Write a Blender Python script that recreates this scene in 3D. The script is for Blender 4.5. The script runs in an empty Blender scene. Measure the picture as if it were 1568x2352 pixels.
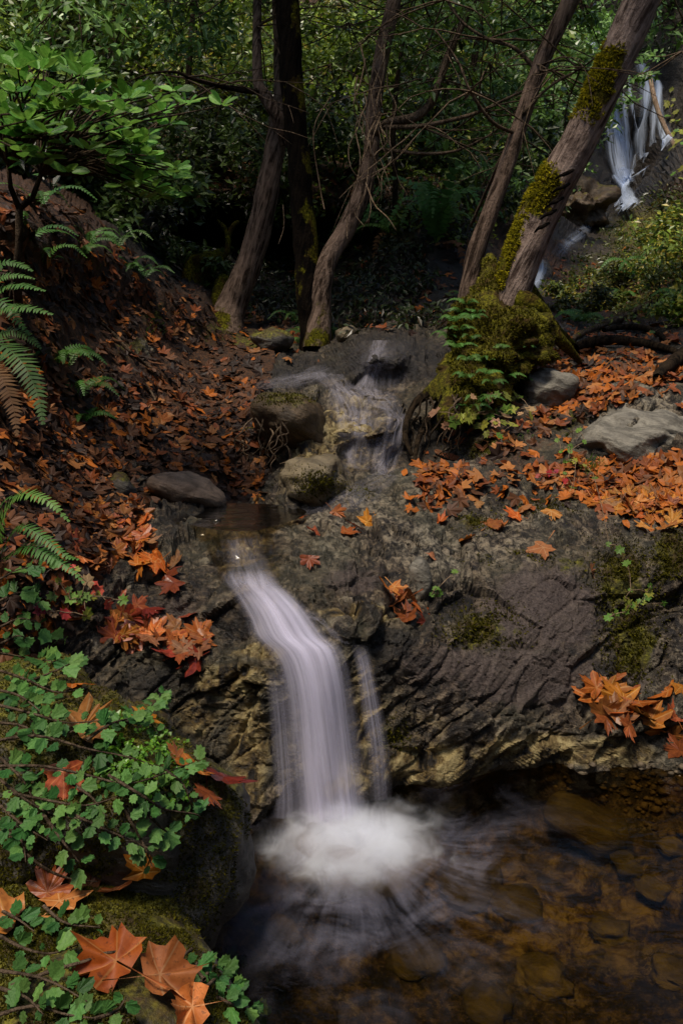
import bpy, math, random
import numpy as np
from mathutils import Vector, Matrix, noise as mn
from mathutils.bvhtree import BVHTree

R = math.radians
random.seed(11)
rng = np.random.default_rng(7)
sc = bpy.context.scene
COL = sc.collection

# ------------------------------------------------------------------ camera
PITCH = R(12.0)
CAM = Vector((0, 0, 1.7))
FPX = 1960.0                       # focal length in 1568x2352 picture units
cam_d = bpy.data.cameras.new('camera')
cam_d.sensor_fit = 'VERTICAL'
cam_d.sensor_height = 36
cam_d.sensor_width = 24
cam_d.lens = 30
cam_d.clip_start = 0.05
cam_d.clip_end = 800
cam = bpy.data.objects.new('camera', cam_d)
COL.objects.link(cam)
cam.location = CAM
cam.rotation_euler = (R(90) - PITCH, 0, 0)
sc.camera = cam

# ------------------------------------------------------------------ world, sun, exposure
SUN_EL, SUN_AZ = R(68), R(215)       # azimuth measured from +Y towards +X
w = bpy.data.worlds.new('World')
sc.world = w
w.use_nodes = True
wn = w.node_tree
wn.nodes.clear()
sky = wn.nodes.new('ShaderNodeTexSky')
sky.sky_type = 'NISHITA'
sky.sun_disc = False
sky.sun_elevation = SUN_EL
sky.sun_rotation = SUN_AZ
sky.air_density = 1.0
sky.dust_density = 1.5
sky.ozone_density = 1.0
bg = wn.nodes.new('ShaderNodeBackground')
bg.inputs[1].default_value = 0.07
wo = wn.nodes.new('ShaderNodeOutputWorld')
wn.links.new(sky.outputs[0], bg.inputs[0])
wn.links.new(bg.outputs[0], wo.inputs[0])

sun_d = bpy.data.lights.new('sun', 'SUN')
sun_d.energy = 2.1
sun_d.angle = R(12)
sun_d.color = (1.0, 0.89, 0.74)
sun = bpy.data.objects.new('sun', sun_d)
COL.objects.link(sun)
sdir = Vector((math.sin(SUN_AZ) * math.cos(SUN_EL), math.cos(SUN_AZ) * math.cos(SUN_EL), math.sin(SUN_EL)))
sun.rotation_euler = sdir.to_track_quat('Z', 'Y').to_euler()
sun.location = sdir * 40

vs = sc.view_settings
vs.view_transform = 'Standard'
vs.look = 'None'
vs.exposure = 0.7
vs.gamma = 1.0
vs.use_curve_mapping = False
sc.cycles.use_denoising = True
try:
    sc.cycles.denoiser = 'OPENIMAGEDENOISE'
except Exception:
    pass
sc.cycles.max_bounces = 14
sc.cycles.volume_bounces = 12
sc.cycles.volume_step_rate = 2.0
sc.cycles.diffuse_bounces = 3
sc.cycles.glossy_bounces = 3
sc.cycles.transmission_bounces = 4
sc.cycles.transparent_max_bounces = 24
sc.cycles.caustics_reflective = False
sc.cycles.caustics_refractive = False

# ------------------------------------------------------------------ helpers
SP, CP = math.sin(PITCH), math.cos(PITCH)


def ray(u, v):
    x = (u - 784) / FPX
    y = -(v - 1176) / FPX
    return Vector((x, CP + y * SP, -SP + y * CP))


def P(u, v, Y):
    d = ray(u, v)
    return CAM + d * (Y / d.y)


def PZ(u, v, z):
    d = ray(u, v)
    return CAM + d * ((z - CAM.z) / d.z)


def px(n, Y):
    return n * Y / FPX


def inpoly(u, v, poly):
    u = np.asarray(u, float); v = np.asarray(v, float)
    c = np.zeros(u.shape, bool)
    n = len(poly)
    for i in range(n):
        x1, y1 = poly[i]; x2, y2 = poly[(i + 1) % n]
        if y1 == y2:
            continue
        t = ((y1 > v) != (y2 > v)) & (u < (x2 - x1) * (v - y1) / (y2 - y1) + x1)
        c ^= t
    return c


def mesh_np(name, V, F, mat=None, smooth=True, attrs=None, uv=None):
    """V (n,3), F (m,k) arrays; attrs {name: (n,) or (n,3) arrays}"""
    V = np.asarray(V, np.float32); F = np.asarray(F, np.int32)
    me = bpy.data.meshes.new(name)
    me.vertices.add(len(V)); me.vertices.foreach_set('co', V.ravel())
    m, k = F.shape
    me.loops.add(m * k); me.loops.foreach_set('vertex_index', F.ravel())
    me.polygons.add(m)
    me.polygons.foreach_set('loop_start', np.arange(0, m * k, k, dtype=np.int32))
    me.update(calc_edges=True)
    me.polygons.foreach_set('use_smooth', np.full(m, smooth, bool))
    if attrs:
        for an, a in attrs.items():
            a = np.asarray(a, np.float32)
            if a.ndim == 1:
                at = me.attributes.new(an, 'FLOAT', 'POINT'); at.data.foreach_set('value', a)
            else:
                c4 = np.ones((len(V), 4), np.float32); c4[:, :3] = a
                at = me.attributes.new(an, 'FLOAT_COLOR', 'POINT'); at.data.foreach_set('color', c4.ravel())
    if uv is not None:
        l = me.uv_layers.new(name='UVMap')
        l.data.foreach_set('uv', np.asarray(uv, np.float32)[F.ravel()].ravel())
    if mat:
        me.materials.append(mat)
    me.validate()
    return me


class MB:
    def __init__(s):
        s.v = []; s.f = []; s.a = []

    def add(s, vs_, fs, a=None):
        o = len(s.v)
        s.v += [tuple(p) for p in vs_]
        s.f += [tuple(i + o for i in f) for f in fs]
        s.a += list(a) if a is not None else [0.0] * len(vs_)

    def mesh(s, name, mat=None, smooth=True, attr=None):
        me = bpy.data.meshes.new(name)
        me.from_pydata(s.v, [], s.f)
        me.polygons.foreach_set('use_smooth', [smooth] * len(s.f))
        if attr:
            at = me.attributes.new(attr, 'FLOAT', 'POINT'); at.data.foreach_set('value', s.a)
        if mat:
            me.materials.append(mat)
        return me


def obj(name, me, parent=None, loc=None, mw=None):
    o = bpy.data.objects.new(name, me)
    COL.objects.link(o)
    if parent is not None:
        o.parent = parent
        o.matrix_parent_inverse = Matrix.Translation(-parent.location)
    if mw is not None:
        o.matrix_basis = mw
    elif loc is not None:
        o.location = loc
    return o


def tag(o, label=None, cat=None, group=None, kind=None):
    if label: o['label'] = label
    if cat: o['category'] = cat
    if group: o['group'] = group
    if kind: o['kind'] = kind
    return o


def thing(name, loc, label, cat, group=None):
    o = bpy.data.objects.new(name, None)
    o.empty_display_size = 0.1
    COL.objects.link(o)
    o.location = loc
    return tag(o, label, cat, group)


def crom(pts, n):
    """Catmull-Rom through tuples of any dimension"""
    A = np.array(pts, float)
    A = np.vstack([2 * A[0] - A[1], A, 2 * A[-1] - A[-2]])
    out = []
    for i in range(1, len(A) - 2):
        p0, p1, p2, p3 = A[i - 1], A[i], A[i + 1], A[i + 2]
        for k in range(n):
            t = k / n
            out.append(.5 * ((2 * p1) + (-p0 + p2) * t + (2 * p0 - 5 * p1 + 4 * p2 - p3) * t * t + (-p0 + 3 * p1 - 3 * p2 + p3) * t ** 3))
    out.append(A[-2])
    return np.array(out)


def tube(mb, pts, rad, segs=8, rough=0.0, nscale=6.0, attr=None):
    """pts list of Vector, rad list"""
    n = len(pts)
    vs_, fs, at = [], [], []
    up = Vector((0, 0, 1)) if abs((pts[-1] - pts[0]).normalized().z) < .9 else Vector((0, 1, 0))
    t0 = (pts[1] - pts[0]).normalized()
    x = t0.cross(up).normalized()
    for i in range(n):
        t = (pts[min(i + 1, n - 1)] - pts[max(i - 1, 0)]).normalized()
        x = (x - t * x.dot(t)).normalized()
        y = t.cross(x)
        for k in range(segs):
            a = 2 * math.pi * k / segs
            d = x * math.cos(a) + y * math.sin(a)
            r = rad[i]
            if rough:
                q = (pts[i] + d * r) * nscale
                r *= 1 + rough * (mn.noise(q) + .5 * mn.noise(q * 2.3))
            p = pts[i] + d * r
            vs_.append(p)
            at.append(attr(p, d, i / (n - 1)) if attr else 0.0)
    for i in range(n - 1):
        for k in range(segs):
            a = i * segs + k; b = i * segs + (k + 1) % segs
            fs.append((a, b, b + segs, a + segs))
    vs_.append(pts[-1] + (pts[-1] - pts[-2]).normalized() * rad[-1] * .5); at.append(at[-1])
    e = len(vs_) - 1
    for k in range(segs):
        fs.append(((n - 1) * segs + k, (n - 1) * segs + (k + 1) % segs, e))
    mb.add(vs_, fs, at)


def ptube(mb, uvYw, segs=8, sub=4, rough=.12, nscale=6.0, attr=None):
    """tube from (u, v, Y, width in picture units) rows"""
    A = crom(uvYw, sub)
    pts = [P(a[0], a[1], a[2]) for a in A]
    rad = [max(.0012, px(a[3], a[2]) / 2) for a in A]
    tube(mb, pts, rad, segs, rough, nscale, attr)
    return pts


def basis(loc, n, spin, scale=1.0, tilt=0.0):
    n = Vector(n).normalized()
    if tilt:
        n = (n + Vector((random.gauss(0, tilt), random.gauss(0, tilt), random.gauss(0, tilt)))).normalized()
    a = Vector((0, 0, 1)) if abs(n.z) < .9 else Vector((1, 0, 0))
    x = a.cross(n).normalized(); y = n.cross(x)
    xs = x * math.cos(spin) + y * math.sin(spin)
    ys = n.cross(xs)
    m = Matrix((xs, ys, n)).transposed().to_4x4() * 1.0
    for i in range(3):
        for j in range(3):
            m[i][j] *= scale
    m.translation = loc
    return m


# ------------------------------------------------------------------ materials
def new_mat(name):
    m = bpy.data.materials.new(name)
    m.use_nodes = True
    nt = m.node_tree
    nt.nodes.clear()
    out = nt.nodes.new('ShaderNodeOutputMaterial')

    class N:
        pass
    g = N()
    g.m = m; g.nt = nt; g.out = out

    def node(t, **kw):
        x = nt.nodes.new(t)
        for k, v_ in kw.items():
            setattr(x, k, v_)
        return x

    def link(a, b):
        nt.links.new(a, b)

    def setin(x, i, val):
        if hasattr(val, 'is_output') or isinstance(val, bpy.types.NodeSocket):
            link(val, x.inputs[i])
        else:
            x.inputs[i].default_value = val

    def noise(scale, detail=4, rough=.55, vec=None, dist=0.0, out_='Fac'):
        x = node('ShaderNodeTexNoise')
        x.inputs['Scale'].default_value = scale
        x.inputs['Detail'].default_value = detail
        x.inputs['Roughness'].default_value = rough
        x.inputs['Distortion'].default_value = dist
        if vec is not None: link(vec, x.inputs['Vector'])
        return x.outputs[out_]

    def ramp(fac, stops):
        x = node('ShaderNodeValToRGB')
        el = x.color_ramp.elements
        while len(el) < len(stops): el.new(.5)
        for e, (p_, c) in zip(el, stops):
            e.position = p_
            e.color = (c, c, c, 1) if isinstance(c, (int, float)) else (*c, 1)
        link(fac, x.inputs[0])
        return x.outputs[0]

    def mix(f, a, b, mode='MIX'):
        x = node('ShaderNodeMix', data_type='RGBA', blend_type=mode)
        setin(x, 0, f)
        for i, c in ((6, a), (7, b)):
            setin(x, i, c if isinstance(c, bpy.types.NodeSocket) else (*c, 1) if len(c) == 3 else c)
        return x.outputs[2]

    def math_(op, a, b=0.0, clamp=False):
        x = node('ShaderNodeMath', operation=op, use_clamp=clamp)
        setin(x, 0, a); setin(x, 1, b)
        return x.outputs[0]

    def attr(n_, o='Fac'):
        x = node('ShaderNodeAttribute', attribute_name=n_)
        return x.outputs[o]

    def mapping(vec, scale=(1, 1, 1), rot=(0, 0, 0)):
        if any(rot):
            x = node('ShaderNodeMapping')
            x.inputs['Rotation'].default_value = rot
            link(vec, x.inputs['Vector']); vec = x.outputs[0]
        x = node('ShaderNodeMapping')
        x.inputs['Scale'].default_value = scale
        link(vec, x.inputs['Vector'])
        return x.outputs[0]

    def bump(h, strength=.5, dist=.01, normal=None):
        x = node('ShaderNodeBump')
        x.inputs['Strength'].default_value = strength
        x.inputs['Distance'].default_value = dist
        link(h, x.inputs['Height'])
        if normal is not None: link(normal, x.inputs['Normal'])
        return x.outputs[0]

    def bsdf(col, rough=.6, normal=None, spec=.4, extra=None):
        x = node('ShaderNodeBsdfPrincipled')
        setin(x, 'Base Color', col if isinstance(col, bpy.types.NodeSocket) else (*col, 1))
        setin(x, 'Roughness', rough)
        x.inputs['Specular IOR Level'].default_value = spec
        if normal is not None: link(normal, x.inputs['Normal'])
        return x.outputs[0]

    def surf(s_):
        link(s_, out.inputs['Surface'])

    def pos():
        return node('ShaderNodeNewGeometry').outputs['Position']

    for k, v_ in list(locals().items()):
        if callable(v_) and k not in ('N',):
            setattr(g, k, v_)
    return g


def smooth01(g, x, a, b):
    n = g.node('ShaderNodeMapRange', interpolation_type='SMOOTHSTEP')
    g.setin(n, 0, x)
    n.inputs[1].default_value = a; n.inputs[2].default_value = b
    return n.outputs[0]


def moss_col(g, p):
    n1 = g.noise(55, 5, .7, p)
    n2 = g.noise(9, 4, .6, p)
    c = g.ramp(n1, [(.36, (.016, .016, .002)), (.5, (.09, .085, .007)), (.64, (.23, .21, .015))])
    c2 = g.ramp(n1, [(.28, (.012, .009, .003)), (.5, (.05, .03, .008)), (.75, (.11, .07, .015))])
    return g.mix(g.ramp(n2, [(.42, 0), (.62, 1)]), c, c2), n1


def m_terrain():
    g = new_mat('ravine_ground')
    p = g.pos()
    st = g.mapping(p, (5, 8, 30), (R(-14), R(22), R(0)))
    n_big = g.noise(2.2, 6, .6, p)
    n_mid = g.noise(11, 8, .68, p, .6)
    n_fine = g.noise(80, 5, .75, p)
    n_str = g.noise(1.0, 7, .65, st, .8)
    n_lump = g.noise(27, 6, .72, p, .4)
    rock = g.ramp(n_mid, [(.37, (.014, .010, .008)), (.45, (.045, .033, .024)), (.52, (.115, .088, .062)), (.59, (.23, .188, .135)), (.68, (.42, .37, .28))])
    rock = g.mix(g.math_('MULTIPLY', smooth01(g, g.math_('ADD', g.attr('pale'), g.math_('SUBTRACT', n_mid, .5)), .2, .6), .75), rock, g.ramp(n_lump, [(.40, (.03, .025, .019)), (.5, (.2, .17, .125)), (.6, (.46, .41, .32))]))
    rock = g.mix(1.0, rock, g.ramp(n_str, [(.42, .4), (.5, .95), (.6, 1.0)]), 'MULTIPLY')
    rock = g.mix(g.math_('MULTIPLY', g.ramp(n_lump, [(.43, 1), (.48, 0)]), .9), rock, (.010, .008, .007))
    rock = g.mix(g.math_('MULTIPLY', g.ramp(n_lump, [(.55, 0), (.62, 1)]), .6), rock, (.30, .245, .165))
    rock = g.mix(g.ramp(n_big, [(.47, 0), (.58, .35)]), rock, g.mix(n_mid, (.022, .024, .014), (.16, .155, .095)))
    rock = g.mix(g.math_('MULTIPLY', g.ramp(n_fine, [(.4, 1), (.5, 0)]), .3), rock, (.014, .011, .01))
    rock = g.mix(g.math_('MULTIPLY', g.ramp(n_fine, [(.58, 0), (.68, 1)]), .35), rock, (.36, .32, .26))
    rock = g.mix(1.0, rock, g.ramp(g.attr('tone'), [(.15, (.45, .40, .35)), (.45, (1.0, .93, .84)), (.85, (1.0, 1.0, .96))]), 'MULTIPLY')
    purple = g.mix(g.ramp(n_fine, [(.38, 0), (.62, 1)]), (.046, .031, .027), (.135, .1, .086))
    rock = g.mix(g.math_('MULTIPLY', smooth01(g, g.math_('ADD', g.attr('purple'), g.math_('SUBTRACT', n_mid, .5)), .3, .62), .85), rock, purple)
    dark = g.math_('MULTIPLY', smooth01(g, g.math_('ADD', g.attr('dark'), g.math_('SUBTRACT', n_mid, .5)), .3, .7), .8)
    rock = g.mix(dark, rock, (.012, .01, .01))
    och = g.ramp(n_mid, [(.41, (.014, .010, .006)), (.48, (.15, .1, .034)), (.58, (.42, .33, .15))])
    rock = g.mix(smooth01(g, g.math_('ADD', g.attr('ochre'), g.math_('SUBTRACT', g.noise(7, 6, .65, p), .5)), .3, .6), rock, och)
    soil = g.mix(g.ramp(g.noise(38, 6, .75, p), [(.4, 0), (.65, 1)]), (.010, .005, .002), (.14, .056, .018))
    soil = g.mix(smooth01(g, g.attr('hollow_shade'), .2, .7), soil, g.mix(n_fine, (.003, .0025, .002), (.025, .017, .01)))  # shade of the hollows painted into the soil colour
    lit = smooth01(g, g.math_('ADD', g.attr('litter'), g.math_('MULTIPLY', g.math_('SUBTRACT', n_mid, .5), .9)), .38, .6)
    c = g.mix(lit, rock, soil)
    mc, mnz = moss_col(g, p)
    mo = smooth01(g, g.math_('ADD', g.attr('moss'), g.math_('MULTIPLY', g.math_('SUBTRACT', g.noise(13, 6, .7, p), .5), 1.3)), .36, .56)
    c = g.mix(mo, c, mc)
    wet = g.attr('wet')
    rgh = g.math_('SUBTRACT', .72, g.math_('MULTIPLY', wet, .42))
    rgh = g.math_('ADD', rgh, g.math_('MULTIPLY', mo, .3), True)
    hh = g.math_('ADD', g.math_('MULTIPLY', n_mid, .7), g.math_('MULTIPLY', n_lump, .7))
    hh = g.math_('ADD', hh, g.math_('MULTIPLY', n_str, .8))
    nb = g.bump(hh, .8, .03)
    nb = g.bump(n_fine, .8, .012, nb)
    g.surf(g.bsdf(c, rgh, nb, .45))
    return g.m


def m_rock(name, a, b, moss=0.0, wet=.3):
    g = new_mat(name)
    p = g.pos()
    n1 = g.noise(12, 8, .68, p, .5); n2 = g.noise(75, 5, .7, p)
    st = g.noise(1, 6, .6, g.mapping(p, (6, 8, 24), (R(15), R(-20), 0)), .7)
    c = g.mix(g.ramp(n1, [(.3, 0), (.7, 1)]), a, b)
    c = g.mix(g.math_('MULTIPLY', g.ramp(st, [(.42, 1), (.55, 0)]), .75), c, tuple(x * .25 for x in a))
    c = g.mix(g.math_('MULTIPLY', n2, .4), c, b)
    if moss:
        nz = g.node('ShaderNodeSeparateXYZ'); g.link(g.node('ShaderNodeNewGeometry').outputs['Normal'], nz.inputs[0])
        mc, _ = moss_col(g, p)
        f = g.math_('ADD', g.math_('MULTIPLY', nz.outputs[2], .5), g.math_('SUBTRACT', g.noise(7, 6, .65, p), .5))
        c = g.mix(smooth01(g, g.math_('ADD', f, moss - .5), .2, .42), c, mc)
    h = g.math_('ADD', g.math_('MULTIPLY', n1, .8), g.math_('MULTIPLY', n2, .3))
    h = g.math_('ADD', h, st)
    g.surf(g.bsdf(c, .75 - wet * .5, g.bump(n2, .4, .005, g.bump(h, .7, .025)), .45))
    return g.m


def m_moss(name='moss'):
    g = new_mat(name)
    p = g.pos()
    c, n1 = moss_col(g, p)
    g.surf(g.bsdf(c, .95, g.bump(n1, 1.0, .02), .15))
    return g.m


def m_leaf(name, a, b, scale=25, rough=.5, trans=.25, vein=None, attrcol=False, spec=.35):
    g = new_mat(name)
    tc = g.node('ShaderNodeTexCoord').outputs['Object']
    rnd = g.node('ShaderNodeObjectInfo').outputs['Random']
    n = g.noise(scale, 4, .6, tc)
    if attrcol:
        c = g.mix(.0, g.attr('col', 'Color'), (0, 0, 0))
        c = g.mix(g.math_('MULTIPLY', n, .15), c, (0.02, .015, .006))
    else:
        c = g.mix(g.ramp(n, [(.32, 0), (.68, 1)]), a, b)
        if vein:
            sp = g.node('ShaderNodeSeparateXYZ'); g.link(tc, sp.inputs[0])
            ax = g.math_('ABSOLUTE', sp.outputs[0]); yy = sp.outputs[1]
            dm_ = ax
            for an in (48, 100):
                dd = g.math_('ABSOLUTE', g.math_('SUBTRACT', g.math_('MULTIPLY', ax, math.cos(R(an))), g.math_('MULTIPLY', yy, math.sin(R(an)))))
                dm_ = g.math_('MINIMUM', dm_, dd)
            c = g.mix(g.math_('MULTIPLY', smooth01(g, dm_, .018, .003), .4), c, vein)
            c = g.mix(g.math_('MULTIPLY', g.ramp(g.noise(11, 5, .7, tc), [(.56, 0), (.66, 1)]), .7), c, (.05, .022, .01))
        hs = g.node('ShaderNodeHueSaturation')
        hs.inputs['Hue'].default_value = .5
        g.link(g.math_('ADD', .65, g.math_('MULTIPLY', rnd, .7)), hs.inputs['Value'])
        g.link(g.math_('ADD', .485, g.math_('MULTIPLY', g.math_('FRACT', g.math_('MULTIPLY', rnd, 17.3)), .03)), hs.inputs['Hue'])
        g.link(c, hs.inputs['Color']); c = hs.outputs[0]
    s = g.bsdf(c, rough, g.bump(n, .4, .004), spec)
    if trans:
        t = g.node('ShaderNodeBsdfTranslucent'); g.link(c, t.inputs[0])
        mx = g.node('ShaderNodeMixShader'); mx.inputs[0].default_value = trans
        g.link(s, mx.inputs[1]); g.link(t.outputs[0], mx.inputs[2]); s = mx.outputs[0]
    g.surf(s)
    return g.m


def m_bark(name, a, b, moss=0.0, grain=(34, 34, 4.0), lean=-12):
    g = new_mat(name)
    p = g.pos()
    q = g.mapping(p, grain, (0, R(lean), 0))
    n = g.noise(1.0, 7, .65, q, .4)
    n2 = g.noise(60, 4, .6, p)
    c = g.mix(g.ramp(n, [(.42, 0), (.58, 1)]), a, b)
    c = g.mix(g.math_('MULTIPLY', g.ramp(g.noise(5, 4, .6, p), [(.5, 0), (.62, 1)]), .5), c, tuple(x * 1.35 for x in b))
    mc, n1 = moss_col(g, p)
    f = g.math_('ADD', g.attr('moss'), g.math_('MULTIPLY', g.math_('SUBTRACT', g.noise(10, 6, .65, p), .5), 1.2))
    c = g.mix(smooth01(g, f, .42, .58), c, mc)
    h = g.math_('ADD', n, g.math_('MULTIPLY', n2, .3))
    g.surf(g.bsdf(c, .9, g.bump(h, 1.0, .035), .06))
    return g.m


def m_falls(name, dens=1.0, col=(.86, .86, .9), sx=26, sy=1.3, edge=.16, lo=.42, hi=1.12):
    """white water; uv.x across 0..1, uv.y along in metres"""
    g = new_mat(name)
    uvn = g.node('ShaderNodeUVMap'); uvn.uv_map = 'UVMap'
    sep = g.node('ShaderNodeSeparateXYZ'); g.link(uvn.outputs[0], sep.inputs[0])
    q = g.mapping(uvn.outputs[0], (sx, sy, 1))
    n = g.noise(1.0, 5, .6, q, .25)
    q2 = g.mapping(uvn.outputs[0], (sx * .3, sy * .9, 1))
    nn = g.noise(1.0, 3, .5, q2, .3)
    e = g.math_('MULTIPLY', smooth01(g, sep.outputs[0], 0.0, edge), smooth01(g, g.math_('SUBTRACT', 1.0, sep.outputs[0]), 0.0, edge))
    a = g.math_('ADD', g.math_('MULTIPLY', n, .9), g.math_('MULTIPLY', nn, .9))
    a = smooth01(g, a, lo, hi)
    a = g.math_('MULTIPLY', g.math_('MULTIPLY', a, e), g.attr('dens'))
    a = g.math_('MULTIPLY', a, dens, True)
    d = g.node('ShaderNodeBsdfDiffuse'); d.inputs[0].default_value = (*col, 1)
    t = g.node('ShaderNodeBsdfTranslucent'); t.inputs[0].default_value = (*col, 1)
    m1 = g.node('ShaderNodeMixShader'); m1.inputs[0].default_value = .4
    g.link(d.outputs[0], m1.inputs[1]); g.link(t.outputs[0], m1.inputs[2])
    tr = g.node('ShaderNodeBsdfTransparent')
    m2 = g.node('ShaderNodeMixShader')
    g.link(a, m2.inputs[0]); g.link(tr.outputs[0], m2.inputs[1]); g.link(m1.outputs[0], m2.inputs[2])
    g.surf(m2.outputs[0])
    return g.m


def m_pool(name, centre, tint, foam=True):
    g = new_mat(name)
    p = g.pos()
    n = g.noise(1, 4, .6, g.mapping(p, (5, 9, 5)), .5)
    nb = g.bump(n, .25, .03)
    tr = g.node('ShaderNodeBsdfTransparent'); tr.inputs[0].default_value = (*tint, 1)
    gl = g.node('ShaderNodeBsdfGlossy'); gl.inputs['Roughness'].default_value = .12
    g.link(nb, gl.inputs['Normal'])
    fr = g.node('ShaderNodeFresnel'); fr.inputs[0].default_value = 1.33; g.link(nb, fr.inputs['Normal'])
    m1 = g.node('ShaderNodeMixShader')
    g.link(fr.outputs[0], m1.inputs[0]); g.link(tr.outputs[0], m1.inputs[1]); g.link(gl.outputs[0], m1.inputs[2])
    s = m1.outputs[0]
    if foam:
        d = g.node('ShaderNodeVectorMath', operation='SUBTRACT'); g.link(p, d.inputs[0]); d.inputs[1].default_value = centre
        ln = g.node('ShaderNodeVectorMath', operation='LENGTH'); g.link(d.outputs[0], ln.inputs[0])
        nm = g.node('ShaderNodeVectorMath', operation='NORMALIZE'); g.link(d.outputs[0], nm.inputs[0])
        r = ln.outputs['Value']
        cx = g.node('ShaderNodeSeparateXYZ'); g.link(nm.outputs[0], cx.inputs[0])
        cb = g.node('ShaderNodeCombineXYZ')
        g.link(g.math_('MULTIPLY', cx.outputs[0], 17), cb.inputs[0]); g.link(g.math_('MULTIPLY', cx.outputs[1], 17), cb.inputs[1])
        g.link(g.math_('MULTIPLY', r, 4.5), cb.inputs[2])
        n1 = g.noise(1.0, 4, .55, cb.outputs[0], .5)
        n2 = g.noise(4.5, 4, .6, p, .8)
        sxy = g.node('ShaderNodeSeparateXYZ'); g.link(nm.outputs[0], sxy.inputs[0])
        way = smooth01(g, g.math_('SUBTRACT', g.math_('MULTIPLY', sxy.outputs[0], .45), sxy.outputs[1]), -.5, .9)
        fall = g.math_('MULTIPLY', smooth01(g, r, 1.0, .05), g.math_('ADD', .25, g.math_('MULTIPLY', way, .75)))
        f = g.math_('ADD', g.math_('MULTIPLY', n1, .38), g.math_('MULTIPLY', n2, 1.17))
        f = g.math_('ADD', f, g.math_('MULTIPLY', fall, .25))
        f = g.math_('MULTIPLY', smooth01(g, f, .72, 1.3), fall)
        f = g.math_('ADD', g.math_('MULTIPLY', f, g.math_('MULTIPLY', .23, smooth01(g, r, .08, .4))), g.math_('MULTIPLY', smooth01(g, r, .3, .0), .3), True)
        df = g.node('ShaderNodeBsdfDiffuse'); df.inputs[0].default_value = (.74, .72, .9, 1)
        m2 = g.node('ShaderNodeMixShader')
        g.link(f, m2.inputs[0]); g.link(s, m2.inputs[1]); g.link(df.outputs[0], m2.inputs[2])
        s = m2.outputs[0]
    g.surf(s)
    return g.m


def m_foam(name, centre, r0, r1, k):
    g = new_mat(name)
    p = g.pos()
    d = g.node('ShaderNodeVectorMath', operation='SUBTRACT'); g.link(p, d.inputs[0]); d.inputs[1].default_value = centre
    ms = g.mapping(d.outputs[0], (1, 1, 0))
    ln = g.node('ShaderNodeVectorMath', operation='LENGTH'); g.link(ms, ln.inputs[0])
    nm = g.node('ShaderNodeVectorMath', operation='NORMALIZE'); g.link(ms, nm.inputs[0])
    r = ln.outputs['Value']
    cx = g.node('ShaderNodeSeparateXYZ'); g.link(nm.outputs[0], cx.inputs[0])
    n1 = g.noise(6.0, 5, .62, g.mapping(d.outputs[0], (1, .8, .4)), .4)
    rr = g.math_('ADD', r, g.math_('MULTIPLY', g.math_('SUBTRACT', n1, .5), .3))
    a = g.math_('MULTIPLY', smooth01(g, rr, r1, r0), k, True)
    df = g.node('ShaderNodeBsdfDiffuse'); df.inputs[0].default_value = (.86, .89, .98, 1)
    t = g.node('ShaderNodeBsdfTranslucent'); t.inputs[0].default_value = (.88, .88, .92, 1)
    m1 = g.node('ShaderNodeMixShader'); m1.inputs[0].default_value = .3
    g.link(df.outputs[0], m1.inputs[1]); g.link(t.outputs[0], m1.inputs[2])
    tr = g.node('ShaderNodeBsdfTransparent'); m2 = g.node('ShaderNodeMixShader')
    g.link(a, m2.inputs[0]); g.link(tr.outputs[0], m2.inputs[1]); g.link(m1.outputs[0], m2.inputs[2])
    g.surf(m2.outputs[0])
    return g.m


# ------------------------------------------------------------------ terrain
CTRL = []


def cy(*rows):
    for u, v, Y in rows: CTRL.append((u, v, Y))


def cz(*rows):
    for u, v, z in rows: CTRL.append((u, v, PZ(u, v, z).y))


# pool bed and the ground under the camera
cz((600, 2352, -.3), (800, 2352, -.35), (1100, 2352, -.36), (1568, 2352, -.3), (1900, 2352, -.22), (650, 2200, -.32), (900, 2150, -.36),
   (1250, 2150, -.36), (1568, 2100, -.26), (1900, 2100, -.12), (700, 2000, -.3), (900, 1950, -.32), (1150, 1920, -.28), (1400, 1900, -.18),
   (1520, 1830, -.06), (1620, 1800, .0), (1800, 1850, .06), (800, 1900, -.3), (960, 1870, -.22), (1150, 1830, -.2), (1350, 1820, -.12), (700, 1900, -.3))
for u in (-600, -200, 200, 600, 1000, 1400, 1800, 2200): cz((u, 2700, -.3))
cz((200, 2352, -.2), (-200, 2352, .05), (-600, 2352, .1), (2200, 2352, -.1), (400, 2200, -.25), (480, 2080, -.2))
# waterline of the rock on the right and behind the fall
cz((860, 1845, .0), (1000, 1815, .0), (1100, 1790, .0), (1200, 1768, .0), (1280, 1752, .0), (1340, 1778, .0), (1420, 1765, .0), (1500, 1748, .02),
   (770, 1860, .0), (650, 1860, .0), (600, 1900, .0))
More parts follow.
